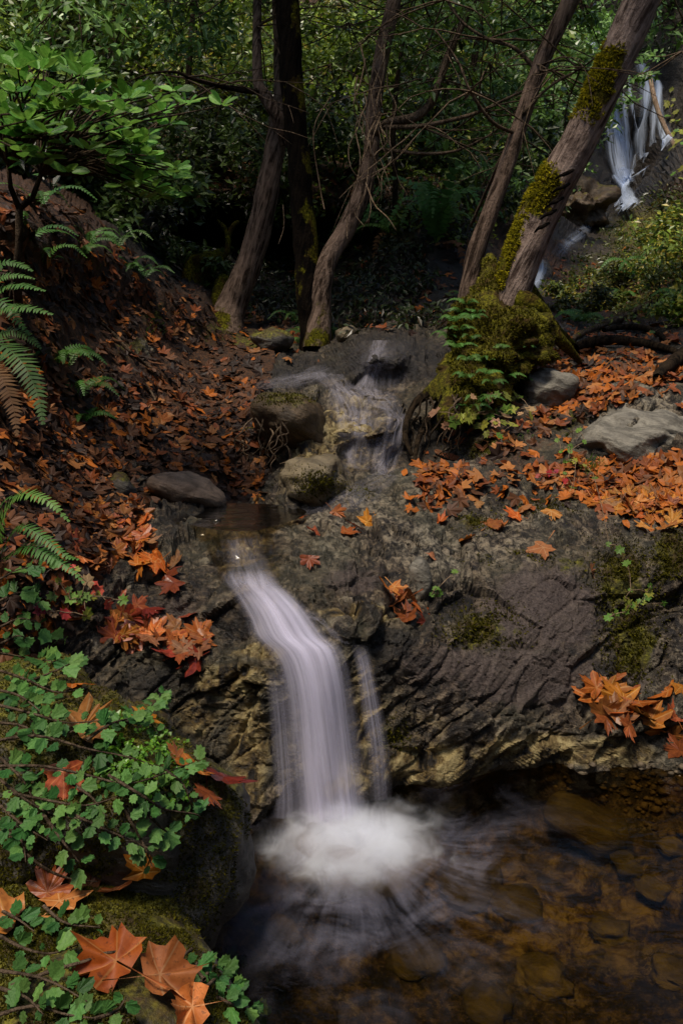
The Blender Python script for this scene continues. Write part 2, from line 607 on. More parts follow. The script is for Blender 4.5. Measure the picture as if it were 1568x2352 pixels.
# wall beside and behind the fall
cy((650, 1700, 2.88), (750, 1600, 2.9), (750, 1750, 2.86), (500, 1700, 2.9), (450, 1600, 2.95), (380, 1560, 2.95), (300, 1560, 2.95), (540, 1850, 2.75),
   (650, 1505, 2.93), (520, 1510, 2.96), (650, 1455, 3.03), (760, 1490, 2.96), (740, 1440, 3.05), (600, 1380, 3.14), (590, 1345, 3.2), (650, 1370, 3.15),
   (560, 1290, 3.38), (500, 1230, 3.6), (600, 1230, 3.58), (450, 1195, 3.78), (560, 1190, 3.82), (640, 1182, 3.82), (450, 1495, 3.0), (300, 1490, 3.02),
   (420, 1440, 3.12), (420, 1350, 3.2), (300, 1340, 3.2), (380, 1290, 3.36), (280, 1250, 3.42), (350, 1200, 3.72), (300, 1180, 3.7), (480, 1400, 3.14), (500, 1470, 3.05),
   (650, 1260, 3.42), (700, 1330, 3.2), (720, 1230, 3.55), (690, 1185, 3.85), (800, 1180, 3.9), (800, 1300, 3.3), (800, 1385, 3.14), (800, 1420, 3.04), (850, 1480, 3.02),
   (900, 1400, 3.14), (900, 1520, 3.0), (900, 1600, 3.0), (900, 1720, 2.95), (1000, 1600, 3.05), (1000, 1720, 3.0), (1100, 1700, 3.02), (1100, 1550, 3.12), (1100, 1420, 3.3), (1000, 1420, 3.2),
   (950, 1310, 3.45), (1100, 1310, 3.55), (1250, 1310, 3.52), (1250, 1450, 3.32), (1250, 1600, 3.18), (1250, 1690, 3.1), (1400, 1680, 3.1), (1400, 1600, 3.25), (1400, 1450, 3.42),
   (1400, 1300, 3.62), (1530, 1650, 3.18), (1530, 1560, 3.32), (1530, 1400, 3.5), (1530, 1250, 3.75), (1400, 1200, 3.95), (1250, 1220, 3.85), (1100, 1220, 3.9), (950, 1220, 3.8),
   (950, 1150, 4.1), (800, 1120, 4.22), (1100, 1130, 4.3), (1250, 1120, 4.4), (1400, 1110, 4.42), (1530, 1120, 4.25))
# right slope
cy((1450, 1060, 4.5), (1450, 930, 4.8), (1530, 960, 4.7), (1350, 1010, 4.72), (1350, 940, 5.05), (1250, 1020, 4.8), (1100, 1060, 4.65), (1250, 940, 5.3), (1250, 880, 5.55), (1240, 850, 5.8), (1350, 860, 5.8),
   (1530, 860, 5.5), (1530, 790, 6.3), (1400, 790, 6.6), (1300, 770, 6.8), (1160, 860, 5.7), (1180, 790, 6.1), (1060, 920, 5.3), (1100, 960, 5.0), (985, 1010, 5.25), (1030, 985, 5.3), (985, 1065, 4.75), (960, 930, 5.5))
# middle stream
cy((900, 1100, 4.5), (900, 1075, 4.82), (900, 1000, 4.9), (890, 965, 5.0), (800, 1085, 4.55), (800, 1065, 4.85), (700, 1090, 4.4), (640, 1140, 4.2), (850, 1020, 4.88), (780, 1000, 4.92), (850, 960, 5.0), (850, 945, 5.3), (780, 945, 5.15), (780, 925, 5.5), (720, 905, 5.6), (650, 880, 5.85),
   (900, 945, 5.2), (900, 915, 5.7), (850, 900, 5.85), (850, 870, 6.05), (850, 805, 6.12), (850, 788, 6.4), (920, 880, 6.0), (920, 800, 6.15), (920, 784, 6.45), (960, 860, 6.0), (800, 800, 6.6), (720, 840, 6.5), (620, 870, 6.1), (790, 875, 5.95))
cy((850, 760, 7.2), (950, 760, 7.1), (1050, 750, 6.9), (850, 700, 7.9), (950, 650, 8.3), (850, 610, 9.6), (1050, 600, 9.0), (1000, 520, 9.6), (850, 500, 10.6), (1000, 440, 10.2), (850, 440, 10.0), (850, 400, 11), (850, 300, 13), (850, 150, 16), (850, 0, 19), (850, -300, 24),
   (720, 790, 7.4), (540, 740, 8), (620, 765, 7.6), (600, 660, 9.6), (600, 580, 11.3), (500, 600, 11.0), (400, 560, 11.2), (450, 450, 9.8), (330, 430, 9.6), (600, 440, 10.1), (720, 440, 10.1), (720, 580, 11), (600, 300, 13), (600, 100, 17), (600, -300, 24))
# left slope with its leaf litter
cy((500, 710, 7.8), (450, 670, 7.6), (350, 610, 7), (250, 540, 6.4), (180, 490, 6), (80, 440, 5.4), (0, 420, 5), (350, 540, 9.2), (250, 465, 9.2), (180, 410, 9), (60, 350, 8.6),
   (100, 600, 4.8), (0, 600, 4.3), (200, 650, 5.6), (300, 700, 6.2), (400, 780, 6.6), (500, 800, 7), (300, 850, 5.2), (150, 800, 4.6), (0, 800, 3.75), (100, 950, 4.0), (0, 1000, 3.35), (250, 1000, 4.5), (400, 950, 5.2),
   (500, 900, 5.9), (550, 960, 5.3), (610, 990, 5.05), (620, 1040, 5.1), (560, 1070, 5.0), (540, 1140, 4.7), (600, 1150, 4.5), (450, 1020, 4.9), (450, 1100, 4.5), (300, 1100, 4.2), (150, 1100, 3.7), (0, 1200, 2.95), (100, 1250, 3.05), (200, 1200, 3.4), (200, 1350, 3.08), (100, 1400, 2.92),
   (0, 1400, 2.75), (200, 1450, 2.98), (100, 1500, 2.85), (0, 1550, 2.7), (-300, 1400, 2.3), (-300, 1000, 2.6), (-300, 600, 3.4), (-300, 300, 5.5), (-600, 1000, 2.1), (-600, 1500, 1.9), (-600, 500, 3.2),
   (200, 1700, 2.75), (0, 1700, 2.6), (200, 1900, 2.5), (0, 2000, 2.3), (350, 2050, 2.4), (0, 2200, 2.1), (-300, 2000, 1.8), (-600, 2000, 1.6))
cy((0, 300, 9), (0, 100, 12), (200, 300, 10.5), (200, 100, 14), (400, 300, 11.5), (400, 100, 15), (0, -300, 18), (300, -300, 22), (-400, 100, 9), (-600, -300, 14))
# gully on the right up to the far fall
cy((1230, 700, 8.3), (1240, 640, 10), (1300, 600, 12), (1350, 560, 14), (1400, 520, 18), (1430, 485, 21), (1400, 400, 22), (1400, 250, 22.5), (1400, 100, 23), (1400, -50, 24), (1400, -300, 26), (1500, 380, 22), (1500, 150, 23),
   (1568, 430, 14), (1520, 500, 15), (1568, 550, 11), (1450, 600, 11.5), (1568, 650, 9), (1450, 680, 9.5), (1350, 700, 9.3), (1400, 745, 8), (1568, 740, 7.3), (1700, 600, 8), (1900, 500, 7), (2100, 700, 5),
   (1700, 900, 4.8), (2100, 900, 4), (1800, 1200, 3.8), (2100, 1200, 3.4), (1800, 1500, 3.25), (2100, 1500, 2.9), (2100, 1900, 2.4), (1700, 330, 17), (1640, 200, 21), (2100, 200, 12), (2100, -300, 20),
   (1150, 550, 10.5), (1150, 400, 13), (1150, 250, 16), (1150, 100, 19), (1150, -300, 26), (1280, 450, 17), (1280, 300, 20), (1280, 100, 23))

ct = np.array(CTRL, float)


def phi(r2):
    return np.sqrt(r2 + 30.0 ** 2)


_uv = ct[:, :2]
_A = phi(((_uv[:, None] - _uv[None]) ** 2).sum(2))
_n = len(ct)
_M = np.zeros((_n + 3, _n + 3)); _M[:_n, :_n] = _A - np.eye(_n) * 1.5
_M[:_n, _n] = 1; _M[:_n, _n + 1:] = _uv / 1000; _M[_n, :_n] = 1; _M[_n + 1:, :_n] = _uv.T / 1000
_w = np.linalg.solve(_M, np.concatenate([np.log(ct[:, 2]), np.zeros(3)]))


def depth(u, v):
    u = np.asarray(u, float).ravel(); v = np.asarray(v, float).ravel()
    out = np.empty(len(u))
    for i in range(0, len(u), 20000):
        a = np.stack([u[i:i + 20000], v[i:i + 20000]], 1)
        r2 = ((a[:, None] - _uv[None]) ** 2).sum(2)
        out[i:i + 20000] = phi(r2) @ _w[:_n] + _w[_n] + (a / 1000) @ _w[_n + 1:]
    return np.exp(out)


def axis(segs):
    o = []
    for a, b, s in segs:
        o += list(np.arange(a, b, s))
    o.append(segs[-1][1])
    return np.array(o, float)


gu = axis([(-600, -30, 22), (-30, 1598, 4.2), (1598, 2200, 22)])
gv = axis([(-300, -20, 20), (-20, 420, 9), (420, 800, 6), (800, 2000, 4.0), (2000, 2380, 7), (2380, 2700, 25)])
GU, GV = np.meshgrid(gu, gv)
NU, NV = len(gu), len(gv)
U, Vv = GU.ravel(), GV.ravel()
D = depth(U, Vv)
dx = (U - 784) / FPX; dy = -(Vv - 1176) / FPX
RY = CP + dy * SP; RZ = -SP + dy * CP
T = D / RY
BASE = np.stack([dx * T, D, 1.7 + RZ * T], 1)


def grid_normals(B):
    G = B.reshape(NV, NU, 3)
    a = np.gradient(G, axis=1); b = np.gradient(G, axis=0)
    n = np.cross(a, -b)
    n /= np.linalg.norm(n, axis=2, keepdims=True) + 1e-12
    return n.reshape(-1, 3)


NB = grid_normals(BASE)
tocam = np.array(CAM)[None] - BASE
flip = (NB * tocam).sum(1) < 0
NB[flip] *= -1


def blobs(rows):
    o = np.zeros(len(U))
    for u, v, ru, rv, s in rows:
        o = np.maximum(o, s * np.exp(-(((U - u) / ru) ** 2 + ((Vv - v) / rv) ** 2)))
    return o


LIT_L = [(-700, 300), (100, 430), (180, 470), (350, 590), (530, 690), (640, 760), (620, 880), (590, 940), (640, 1000), (600, 1150), (320, 1165), (250, 1260), (170, 1350), (190, 1450), (0, 1560), (-700, 1700)]
LIT_R = [(1190, 860), (1300, 770), (1700, 740), (2300, 700), (2300, 1150), (1568, 1180), (1400, 1190), (1200, 1080), (1000, 1170), (980, 1100), (1000, 1040), (1150, 960)]
litter = np.where(inpoly(U, Vv, LIT_L), .85, 0.0)
litter = np.maximum(litter, np.where(inpoly(U, Vv, LIT_R), .45, 0.0))
litter = np.maximum(litter, np.clip((770 - Vv) / 40, 0, 1) * .9)
litter = np.maximum(litter, np.clip((-Vv * 0 + U - 1568) / 60, 0, 1) * .5 * (Vv < 1700))
litter = np.maximum(litter, blobs([(1005, 995, 75, 60, 1.0), (1040, 900, 60, 60, .9)]))  # soil that carries the painted shade in the void below the roots
litter -= blobs([(1450, 960, 110, 70, 1.2), (1250, 880, 60, 45, 1.2), (1050, 1050, 40, 30, .8), (1400, 400, 150, 250, 1.2), (1480, 200, 120, 300, 1.2), (1350, 500, 100, 60, .8), (1240, 640, 50, 40, 1), (870, 800, 120, 50, 1.2), (330, 800, 40, 25, .6), (800, 920, 140, 90, 1.3), (300, 1100, 50, 40, .7)])
moss = blobs([(730, 1115, 45, 28, .8), (820, 1130, 30, 15, .7), (1110, 1440, 80, 45, .75), (1430, 1320, 60, 80, .8), (1450, 1480, 60, 90, .85), (1540, 1280, 50, 70, .8), (1120, 1020, 70, 30, .7), (1300, 960, 70, 35, .5),
              (1150, 850, 110, 80, .9), (480, 600, 60, 50, .8), (600, 780, 110, 30, .65), (0, 1330, 60, 130, .9), (1500, 540, 130, 90, .75), (1400, 620, 100, 60, .6), (1500, 700, 120, 40, .8), (1250, 1160, 90, 30, .45),
              (1090, 1200, 60, 25, .5), (1180, 1270, 90, 25, .4), (900, 1690, 40, 50, .5), (300, 800, 80, 60, .45), (200, 600, 100, 40, .45), (500, 760, 80, 40, .5), (900, 560, 150, 60, .5), (1080, 760, 60, 60, .6), (1320, 1290, 120, 40, .4), (350, 720, 60, 40, .5)])
ochre = blobs([(520, 1570, 110, 60, .75), (570, 1720, 70, 170, .7), (850, 1640, 60, 160, .6), (950, 1620, 130, 70, .35), (1000, 1765, 180, 60, .9), (1220, 1725, 170, 45, .85), (1400, 1725, 130, 45, .75), (960, 1660, 140, 60, .45), (450, 1640, 80, 60, .6), (800, 985, 110, 100, .6), (840, 1400, 110, 22, .75), (600, 1500, 110, 22, .7),
               (560, 1250, 90, 90, .5), (700, 1060, 80, 50, .7), (1200, 2100, 600, 250, .55), (800, 1800, 100, 80, .6)])
purple = blobs([(1250, 1400, 150, 115, 1.0), (1200, 1550, 200, 95, .85), (1020, 1530, 150, 80, .6), (820, 1320, 110, 50, .6), (1450, 1560, 60, 80, .6), (1000, 1500, 120, 60, .4), (400, 1400, 100, 60, .5)])
dark = blobs([(900, 1480, 80, 60, .75), (880, 1540, 60, 50, .8), (350, 1560, 90, 50, .75), (450, 1660, 60, 100, .5), (900, 820, 180, 70, .95), (700, 850, 140, 50, .9), (1430, 300, 220, 300, 1.0), (600, 800, 120, 60, .6), (1300, 540, 160, 80, .7), (480, 1440, 100, 40, .45), (1300, 520, 120, 60, .5), (640, 1700, 40, 150, .6), (560, 1120, 60, 40, .5), (1060, 1650, 80, 40, .4)])  # dark wet rock; the mid stream blobs also paint in its dimmer light
wet = np.clip(blobs([(600, 1500, 450, 450, 1.0), (900, 1700, 500, 200, .8), (850, 950, 250, 200, .55), (1400, 350, 250, 350, .9), (1250, 1450, 250, 150, .45), (650, 1250, 300, 120, 1)]) * 1.1, 0, 1)
pale = blobs([(1450, 960, 110, 75, 1), (1250, 890, 60, 45, .9), (850, 1165, 200, 45, 1), (1050, 1260, 240, 50, .85), (740, 1220, 100, 70, .85), (1450, 1720, 110, 45, .8), (1100, 1760, 160, 35, .55), (1250, 1735, 140, 35, .6), (1150, 1190, 200, 50, .6), (960, 1330, 50, 60, .5), (330, 1230, 70, 40, .6), (300, 1330, 70, 50, .5), (1150, 1150, 150, 40, .4), (1060, 1050, 50, 25, .7), (330, 810, 40, 30, .7)])
hollow_shade = blobs([(400, 560, 200, 120, 1), (620, 600, 200, 160, 1), (860, 620, 180, 160, 1), (1040, 600, 130, 160, 1), (1010, 985, 90, 90, 1), (560, 1090, 70, 60, .9)])  # painted shade: bank hollow, void below the roots, left undercut
rocky = np.clip(1 - np.clip(litter, 0, 1) * 1.1, 0, 1)
nearfall = blobs([(730, 1700, 110, 200, 1.0), (600, 1330, 110, 130, .9), (880, 820, 140, 80, .75)])
pool_m = np.clip((Vv - 1680 - np.clip(900 - U, 0, 300)) / 100, 0, 1) * 1.2

Rm = Matrix.Rotation(R(24), 3, 'Y') @ Matrix.Rotation(R(-16), 3, 'X')
disp = np.zeros(len(U)); tone = np.full(len(U), .5)
inner = (U > -120) & (U < 1700) & (Vv > -60) & (Vv < 2400)
for i in range(len(U)):
    p = Vector(BASE[i])
    d = D[i]
    k = rocky[i]
    s = .024 * mn.fractal(p * 2.1, 1.0, 2.0, 3)
    if inner[i]:
        if k > .02 and d < 9:
            q = Rm @ p
            wv = mn.noise_vector(p * 5.0) * .05
            Q1 = Vector((q.x * 1.7, q.y * 2.1, q.z * 4.0)) + wv * 2; Q2 = Vector((q.x * 4.8, q.y * 5.2, q.z * 9.5)) + wv * 4
            V1 = mn.voronoi(Q1)
            V2 = mn.voronoi(Q2)
            c1 = V1[0]; c2 = V2[0]
            st = mn.noise(Vector((q.x * 2.0, q.y * 2.0, q.z * 26)))
            sz = q.z * 13.0 + 1.3 * mn.noise(p * 1.6) + .5 * mn.noise(p * 5)
            tf = sz - math.floor(sz)
            rnd1 = mn.noise(V1[1][0] * 3.1 + Vector((7, 3, 1)))
            rnd2 = mn.noise(V2[1][0] * 2.3 + Vector((1, 5, 9)))
            k2 = k * (1 - .82 * min(1, purple[i])) * (1 - .6 * pool_m[i]) * (1 - .8 * nearfall[i])
            g1 = mn.noise_vector(V1[1][0] * 5.7); g2 = mn.noise_vector(V2[1][0] * 4.9)
            e1 = Q1 - V1[1][0]; e2 = Q2 - V2[1][0]
            Q3 = Vector((q.x * 17, q.y * 17, q.z * 26)) + wv * 8
            V3_ = mn.voronoi(Q3); rnd3 = mn.noise(V3_[1][0] * 1.7 + Vector((4, 4, 2))); g3 = mn.noise_vector(V3_[1][0] * 3.3)
            s += k2 * (-.35 * max(0, .07 - (c1[1] - c1[0])) + .05 * rnd1 + .12 * max(-.5, min(.5, e1.dot(g1)))
                       - .16 * max(0, .08 - (c2[1] - c2[0])) + .036 * rnd2 + .045 * max(-.5, min(.5, e2.dot(g2)))
                       - .05 * max(0, .09 - (V3_[0][1] - V3_[0][0])) + .018 * rnd3 + .024 * max(-.5, min(.5, (Q3 - V3_[1][0]).dot(g3)))
                       + .022 * (tf ** 2.2 - .4) * (1 if tf < .95 else (1 - tf) / .05)
                       + .008 * st + .011 * mn.fractal(p * 22, .8, 2.1, 3))
            tone[i] = .5 + .55 * rnd2 + .35 * rnd3 + .3 * rnd1
        s += (1 - k) * .03 * mn.fractal(p * 5, .8, 2.0, 4) * min(d / 5, 2.5)
        if d > 9:
            s += .25 * mn.fractal(p * .7, .9, 2.0, 4)
        if moss[i] > .3:
            s += .02 * (moss[i] - .3) * (1 + mn.noise(p * 14))
    disp[i] = s
DG = disp.reshape(NV, NU)                # take the zigzag out of steps that cross the grid
for _ in range(1):
    E_ = np.pad(DG, 1, mode='edge')
    DG = .9 * DG + .1 * (E_[:-2, 1:-1] + E_[2:, 1:-1] + E_[1:-1, :-2] + E_[1:-1, 2:] + .7 * (E_[:-2, :-2] + E_[2:, 2:] + E_[:-2, 2:] + E_[2:, :-2])) / 6.8
disp = DG.ravel()
WORLD = BASE + NB * disp[:, None]

idx = np.arange(NU * NV).reshape(NV, NU)
F = np.stack([idx[:-1, :-1], idx[1:, :-1], idx[1:, 1:], idx[:-1, 1:]], -1).reshape(-1, 4)
M_TERR = m_terrain()
ter_me = mesh_np('ravine_ground', WORLD, F, M_TERR, True, {'litter': np.clip(litter, 0, 1), 'moss': moss, 'ochre': ochre, 'purple': purple, 'dark': dark, 'wet': wet, 'hollow_shade': hollow_shade, 'pale': pale, 'tone': np.clip(tone, 0, 1)})
fk = rocky[F].mean(1)
ter_me.polygons.foreach_set('use_smooth', (fk < .3))
terrain = obj('ravine_ground', ter_me)
tag(terrain, 'wet rock ledges and leaf strewn slopes of the stream ravine', 'ground', kind='structure')
BVH_T = BVHTree.FromPolygons([tuple(p) for p in WORLD], [tuple(f) for f in F.tolist()])
BVHS = [BVH_T]

# a wide sheet of forest ground that carries on to the horizon under everything
gm = new_mat('forest_soil'); _p = gm.pos()
gm.surf(gm.bsdf(gm.mix(gm.noise(6, 6, .7, _p), (.02, .012, .006), (.09, .045, .02)), .9))
gs = 300
far_ground = obj('ground', mesh_np('ground', [(-gs, -gs, -1.2), (gs, -gs, -1.2), (gs, gs, -1.2), (-gs, gs, -1.2)], [(0, 1, 2, 3)], gm.m))
tag(far_ground, 'brown forest ground running on around the ravine', 'ground', kind='structure')

# unseen banks added behind and beside the camera to block low sky light
bv, bf = [], []
ARC = [R(a) for a in range(128, 413, 5)]
for i, a in enumerate(ARC):
    for k in range(13):
        t_ = k / 12
        rr0 = 5.6 + 4.6 * t_ + (1.5 if a > R(330) or a < R(210) else 0)
        p_ = Vector((math.cos(a) * rr0, math.sin(a) * rr0 + .8, -1.0 + 8.5 * t_ ** .85))
        bv.append(p_ + Vector((1, 1, .6)) * .5 * mn.fractal(p_ * .5, .9, 2, 4))
for i in range(len(ARC) - 1):
    for k in range(12): bf.append((i * 13 + k, (i + 1) * 13 + k, (i + 1) * 13 + k + 1, i * 13 + k + 1))
hm = new_mat('light_block_bank'); _p = hm.pos()
hm.surf(hm.bsdf(hm.mix(hm.ramp(hm.noise(4, 8, .7, _p), [(.42, 0), (.58, 1)]), (.03, .018, .009), (.05, .085, .025)), .9, hm.bump(hm.noise(9, 6, .7, _p), 1, .2)))
block_bank_me = bpy.data.meshes.new('hillside'); block_bank_me.from_pydata(bv, [], bf); block_bank_me.polygons.foreach_set('use_smooth', [True] * len(bf)); block_bank_me.materials.append(hm.m)
tag(obj('hillside', block_bank_me), 'unseen ravine banks added around the pool to block low sky light', 'hillside', kind='structure')


def hit(u, v, only=None):
    d = ray(u, v)
    best = None
    for b in (only or BVHS):
        r = b.ray_cast(CAM, d.normalized())
        if r[0] is not None and (best is None or r[3] < best[2]):
            n = r[1] if r[1].dot(d) < 0 else -r[1]
            best = (r[0], n, r[3])
    return best


# ------------------------------------------------------------------ boulders (closed, displaced)
def inflate(outline, Y, thick, tilt=0.0, rings=16, segs=72, nz=.05, ns=3.0, blocky=.0, centre=None, expo=.5):
    """closed rock: a star-shaped outline (picture units) at distance Y with real thickness in metres"""
    O = crom(list(outline) + [outline[0]], 6)[:-1]
    c = np.array(centre) if centre else O.mean(0)
    ang = np.arctan2(O[:, 1] - c[1], O[:, 0] - c[0])
    order = np.argsort(ang); ang = ang[order]; rad = np.hypot(O[:, 0] - c[0], O[:, 1] - c[1])[order]
    A = np.linspace(-math.pi, math.pi, segs, endpoint=False)
    Rr = np.interp(A, np.concatenate([ang - 2 * math.pi, ang, ang + 2 * math.pi]), np.tile(rad, 3))
    V3, Fc = [], []

    def pt(s, k, side):
        u = c[0] + s * Rr[k] * math.cos(A[k]); v = c[1] + s * Rr[k] * math.sin(A[k])
        y = Y + tilt * (c[1] - v) / 100 - side * thick * max(0, 1 - s * s) ** expo
        return P(u, v, y)
    S = [1 - (1 - i / rings) ** 1.6 for i in range(1, rings + 1)]
    V3.append(pt(0, 0, 1))
    for s in S:
        for k in range(segs): V3.append(pt(s, k, 1))
    nf = len(V3)
    Sb = [.85, .55]
    for s in Sb:
        for k in range(segs): V3.append(pt(s, k, -1))
    V3.append(pt(0, 0, -1))
    for k in range(segs):
        Fc.append((0, 1 + k, 1 + (k + 1) % segs))
    for i in range(rings - 1 + len(Sb)):
        a = 1 + i * segs
        for k in range(segs):
            Fc.append((a + k, a + segs + k, a + segs + (k + 1) % segs, a + (k + 1) % segs))
    a = 1 + (rings - 1 + len(Sb)) * segs; e = len(V3) - 1
    for k in range(segs): Fc.append((a + k, e, a + (k + 1) % segs))
    ctr = P(c[0], c[1], Y)
    out = []
    for p in V3:
        d = (p - ctr).normalized()
        s = nz * mn.fractal(p * ns, .9, 2.0, 5)
        if blocky:
            q = Rm @ p
            f = mn.voronoi(Vector((q.x * ns, q.y * ns, q.z * ns * 2.2)) + mn.noise_vector(p * 6) * .2)[0]
            s += blocky * ((f[0] - .45) - .8 * max(0, .25 - (f[1] - f[0])))
        out.append(p + d * s)
    return out, Fc


def boulder(name, outline, Y, thick, mat, label, cat='boulder', reg=True, **kw):
    V3, Fc = inflate(outline, Y, thick, **kw)
    base = sum((Vector(p) for p in V3), Vector()) / len(V3)
    me = bpy.data.meshes.new(name)
    me.from_pydata([p - base for p in V3], [], Fc)
    me.polygons.foreach_set('use_smooth', [True] * len(Fc))
    me.materials.append(mat)
    o = obj(name, me, loc=base)
    tag(o, label, cat)
    if reg:
        BVHS.append(BVHTree.FromPolygons(V3, Fc))
    return o


M_ROCKB = m_rock('brown_boulder', (.09, .06, .04), (.32, .22, .15), 0, .2)
M_ROCKT = m_rock('tan_boulder', (.08, .06, .035), (.28, .22, .13), .08, .35)
M_ROCKM = m_rock('mossy_rock', (.03, .025, .022), (.17, .15, .12), .6, .3)
M_ROCKD = m_rock('dark_mossy_rock', (.03, .02, .01), (.14, .09, .045), .34, .4)
M_ROCKG = m_rock('grey_rock', (.07, .06, .046), (.34, .31, .245), .0, .2)
M_MOSS = m_moss()

bank = boulder('mossy_boulder', [(-140, 1560), (60, 1520), (150, 1505), (230, 1545), (310, 1600), (400, 1680), (480, 1745), (535, 1800), (575, 1880), (580, 1960), (560, 2040), (510, 2110), (470, 2170), (300, 2200), (100, 2200), (-140, 2150)],
               2.28, .42, M_ROCKM, 'big moss covered boulder under the toothed leaf bush beside the fall', tilt=.06, rings=26, segs=120, nz=.05, ns=3.2, blocky=.09, centre=(200, 1850))
mound = boulder('mossy_rock', [(-160, 2060), (0, 2010), (150, 1990), (270, 1995), (370, 2030), (430, 2090), (480, 2170), (520, 2240), (570, 2330), (620, 2460), (400, 2560), (0, 2560), (-200, 2400)],
                1.72, .26, M_ROCKM, 'low mossy rock carrying the large curled maple leaves', 'rock', tilt=.10, rings=24, segs=110, nz=.035, ns=4, blocky=.02, centre=(200, 2280))
boulder('boulder', [(335, 1110), (360, 1095), (420, 1080), (470, 1092), (500, 1120), (514, 1150), (500, 1168), (440, 1182), (400, 1178), (365, 1150), (345, 1130)], 4.12, .2, M_ROCKB,
        'smooth brown boulder at the edge of the small upper pool', rings=14, segs=64, nz=.03, ns=5, blocky=.03)
boulder('boulder', [(578, 925), (610, 905), (660, 903), (705, 912), (735, 940), (746, 985), (740, 1025), (700, 1040), (650, 1035), (600, 1000), (580, 960)], 5.0, .32, M_ROCKD,
        'rounded dark boulder with a moss cap in the middle of the stream', rings=16, segs=64, nz=.04, ns=4, blocky=.03)
boulder('boulder', [(630, 1085), (660, 1058), (715, 1045), (770, 1055), (790, 1085), (800, 1120), (770, 1160), (700, 1172), (650, 1165), (632, 1135)], 4.3, .3, M_ROCKT,
        'craggy tan boulder with moss tufts below the middle cascade', rings=16, segs=72, nz=.05, ns=5, blocky=.06)
boulder('boulder', [(245, 1100), (270, 1080), (300, 1095), (312, 1130), (300, 1165), (260, 1150), (240, 1130)], 4.05, .12, M_ROCKM,
        'small mossy boulder half buried in the leaf litter', rings=12, segs=48, nz=.03, ns=5, blocky=.03)
boulder('boulder', [(1195, 900), (1215, 862), (1270, 848), (1325, 858), (1330, 895), (1290, 930), (1240, 945), (1200, 935)], 5.5, .22, M_ROCKG,
        'pale grey boulder among the leaves just below the mossy tree', rings=14, segs=64, nz=.05, ns=4, blocky=.05)
boulder('outcrop', [(1325, 1020), (1370, 955), (1430, 915), (1510, 900), (1590, 915), (1640, 980), (1610, 1050), (1500, 1070), (1400, 1062)], 4.85, .3, M_ROCKG, 'broad pale grey rock outcrop rising through the leaves at the right bank', 'rock', rings=22, segs=110, nz=.05, ns=4, blocky=.12, tilt=.25)
boulder('boulder', [(770, 760), (800, 745), (822, 765), (810, 785), (775, 785)], 7.0, .12, M_ROCKT, 'small tan stone beside the dark mossy trunk foot', rings=10, segs=40, nz=.03, ns=5, blocky=.02)
boulder('boulder', [(575, 770), (620, 752), (665, 765), (672, 800), (630, 812), (590, 800)], 7.1, .16, M_ROCKM, 'mossy boulder between the two tree feet', rings=10, segs=48, nz=.03, ns=5, blocky=.02)
boulder('boulder', [(940, 1305), (955, 1280), (978, 1285), (985, 1330), (975, 1385), (955, 1390), (942, 1350)], 3.38, .06, M_ROCKG, 'narrow pale slab standing out of the rock face above the leaf clump', rings=10, segs=40, nz=.015, ns=9, blocky=.02)
boulder('boulder', [(1290, 440), (1330, 415), (1380, 440), (1400, 490), (1370, 520), (1310, 520), (1280, 490)], 17, .7, M_ROCKD, 'dark wet boulder at the foot of the far waterfall', rings=22, segs=90, nz=.3, ns=1.6, blocky=.7)

# ------------------------------------------------------------------ water
SPL = PZ(800, 1935, 0.0)
M_POOL = m_pool('pool_water', SPL, (.5, .4, .2))
wx = np.arange(-2.6, 3.6, .03); wy = np.arange(.5, 3.5, .03)
WX, WY = np.meshgrid(wx, wy)
rr = np.hypot(WX - SPL.x, WY - SPL.y)
WZ = .012 * np.exp(-rr * 1.6) * np.sin(rr * 22 + 2 * np.sin(WX * 5)) + .02 * np.exp(-(rr / .2) ** 2)
WZ += np.array([.006 * mn.noise(Vector((a * 5, b * 7, 0))) for a, b in zip(WX.ravel(), WY.ravel())]).reshape(WX.shape)
ii = np.arange(WX.size).reshape(WX.shape)
Fw = np.stack([ii[:-1, :-1], ii[:-1, 1:], ii[1:, 1:], ii[1:, :-1]], -1).reshape(-1, 4)
pool = obj('pool_water', mesh_np('pool_water', np.stack([WX, WY, WZ], -1).reshape(-1, 3), Fw, M_POOL))
tag(pool, 'brown clear pool streaked with foam below the fall', 'water', kind='structure')


def dome(r, h, seed, name, mat, sx=1.25):
    n, m = 30, 64
    V3 = [SPL + Vector((0, 0, h))]; Fc = []
    for i in range(1, n + 1):
        s = i / n
        for k in range(m):
            a = 2 * math.pi * k / m
            p = SPL + Vector((math.cos(a) * r * s * sx, math.sin(a) * r * s, 0))
            z = h * (1 - s * s) ** 1.5 * (1 + .8 * mn.noise(p * 9 + Vector((0, 0, seed)))) + .004
            V3.append(p + Vector((0, 0, z)))
    Fc = [(0, 1 + k, 1 + (k + 1) % m, 1 + (k + 1) % m) for k in range(m)]
    fs = [(0, 1 + k, 1 + (k + 1) % m) for k in range(m)]
    for i in range(n - 1):
        a = 1 + i * m
        for k in range(m): fs.append((a + k, a + m + k, a + m + (k + 1) % m, a + (k + 1) % m))
    me = bpy.data.meshes.new(name); me.from_pydata(V3, [], fs); me.polygons.foreach_set('use_smooth', [True] * len(fs)); me.materials.append(mat)
    return me


foam = thing('foam', SPL, 'white foam boiling up where the fall enters the pool', 'foam')
for q, (r, h, r0, r1, k) in enumerate(((.5, .012, .0, .30, .5), (.36, .03, .0, .22, .55))):
    obj('foam_layer', dome(r, h, q * 5.1, 'foam_layer', m_foam('foam_white', SPL, r0, r1, k)), foam)

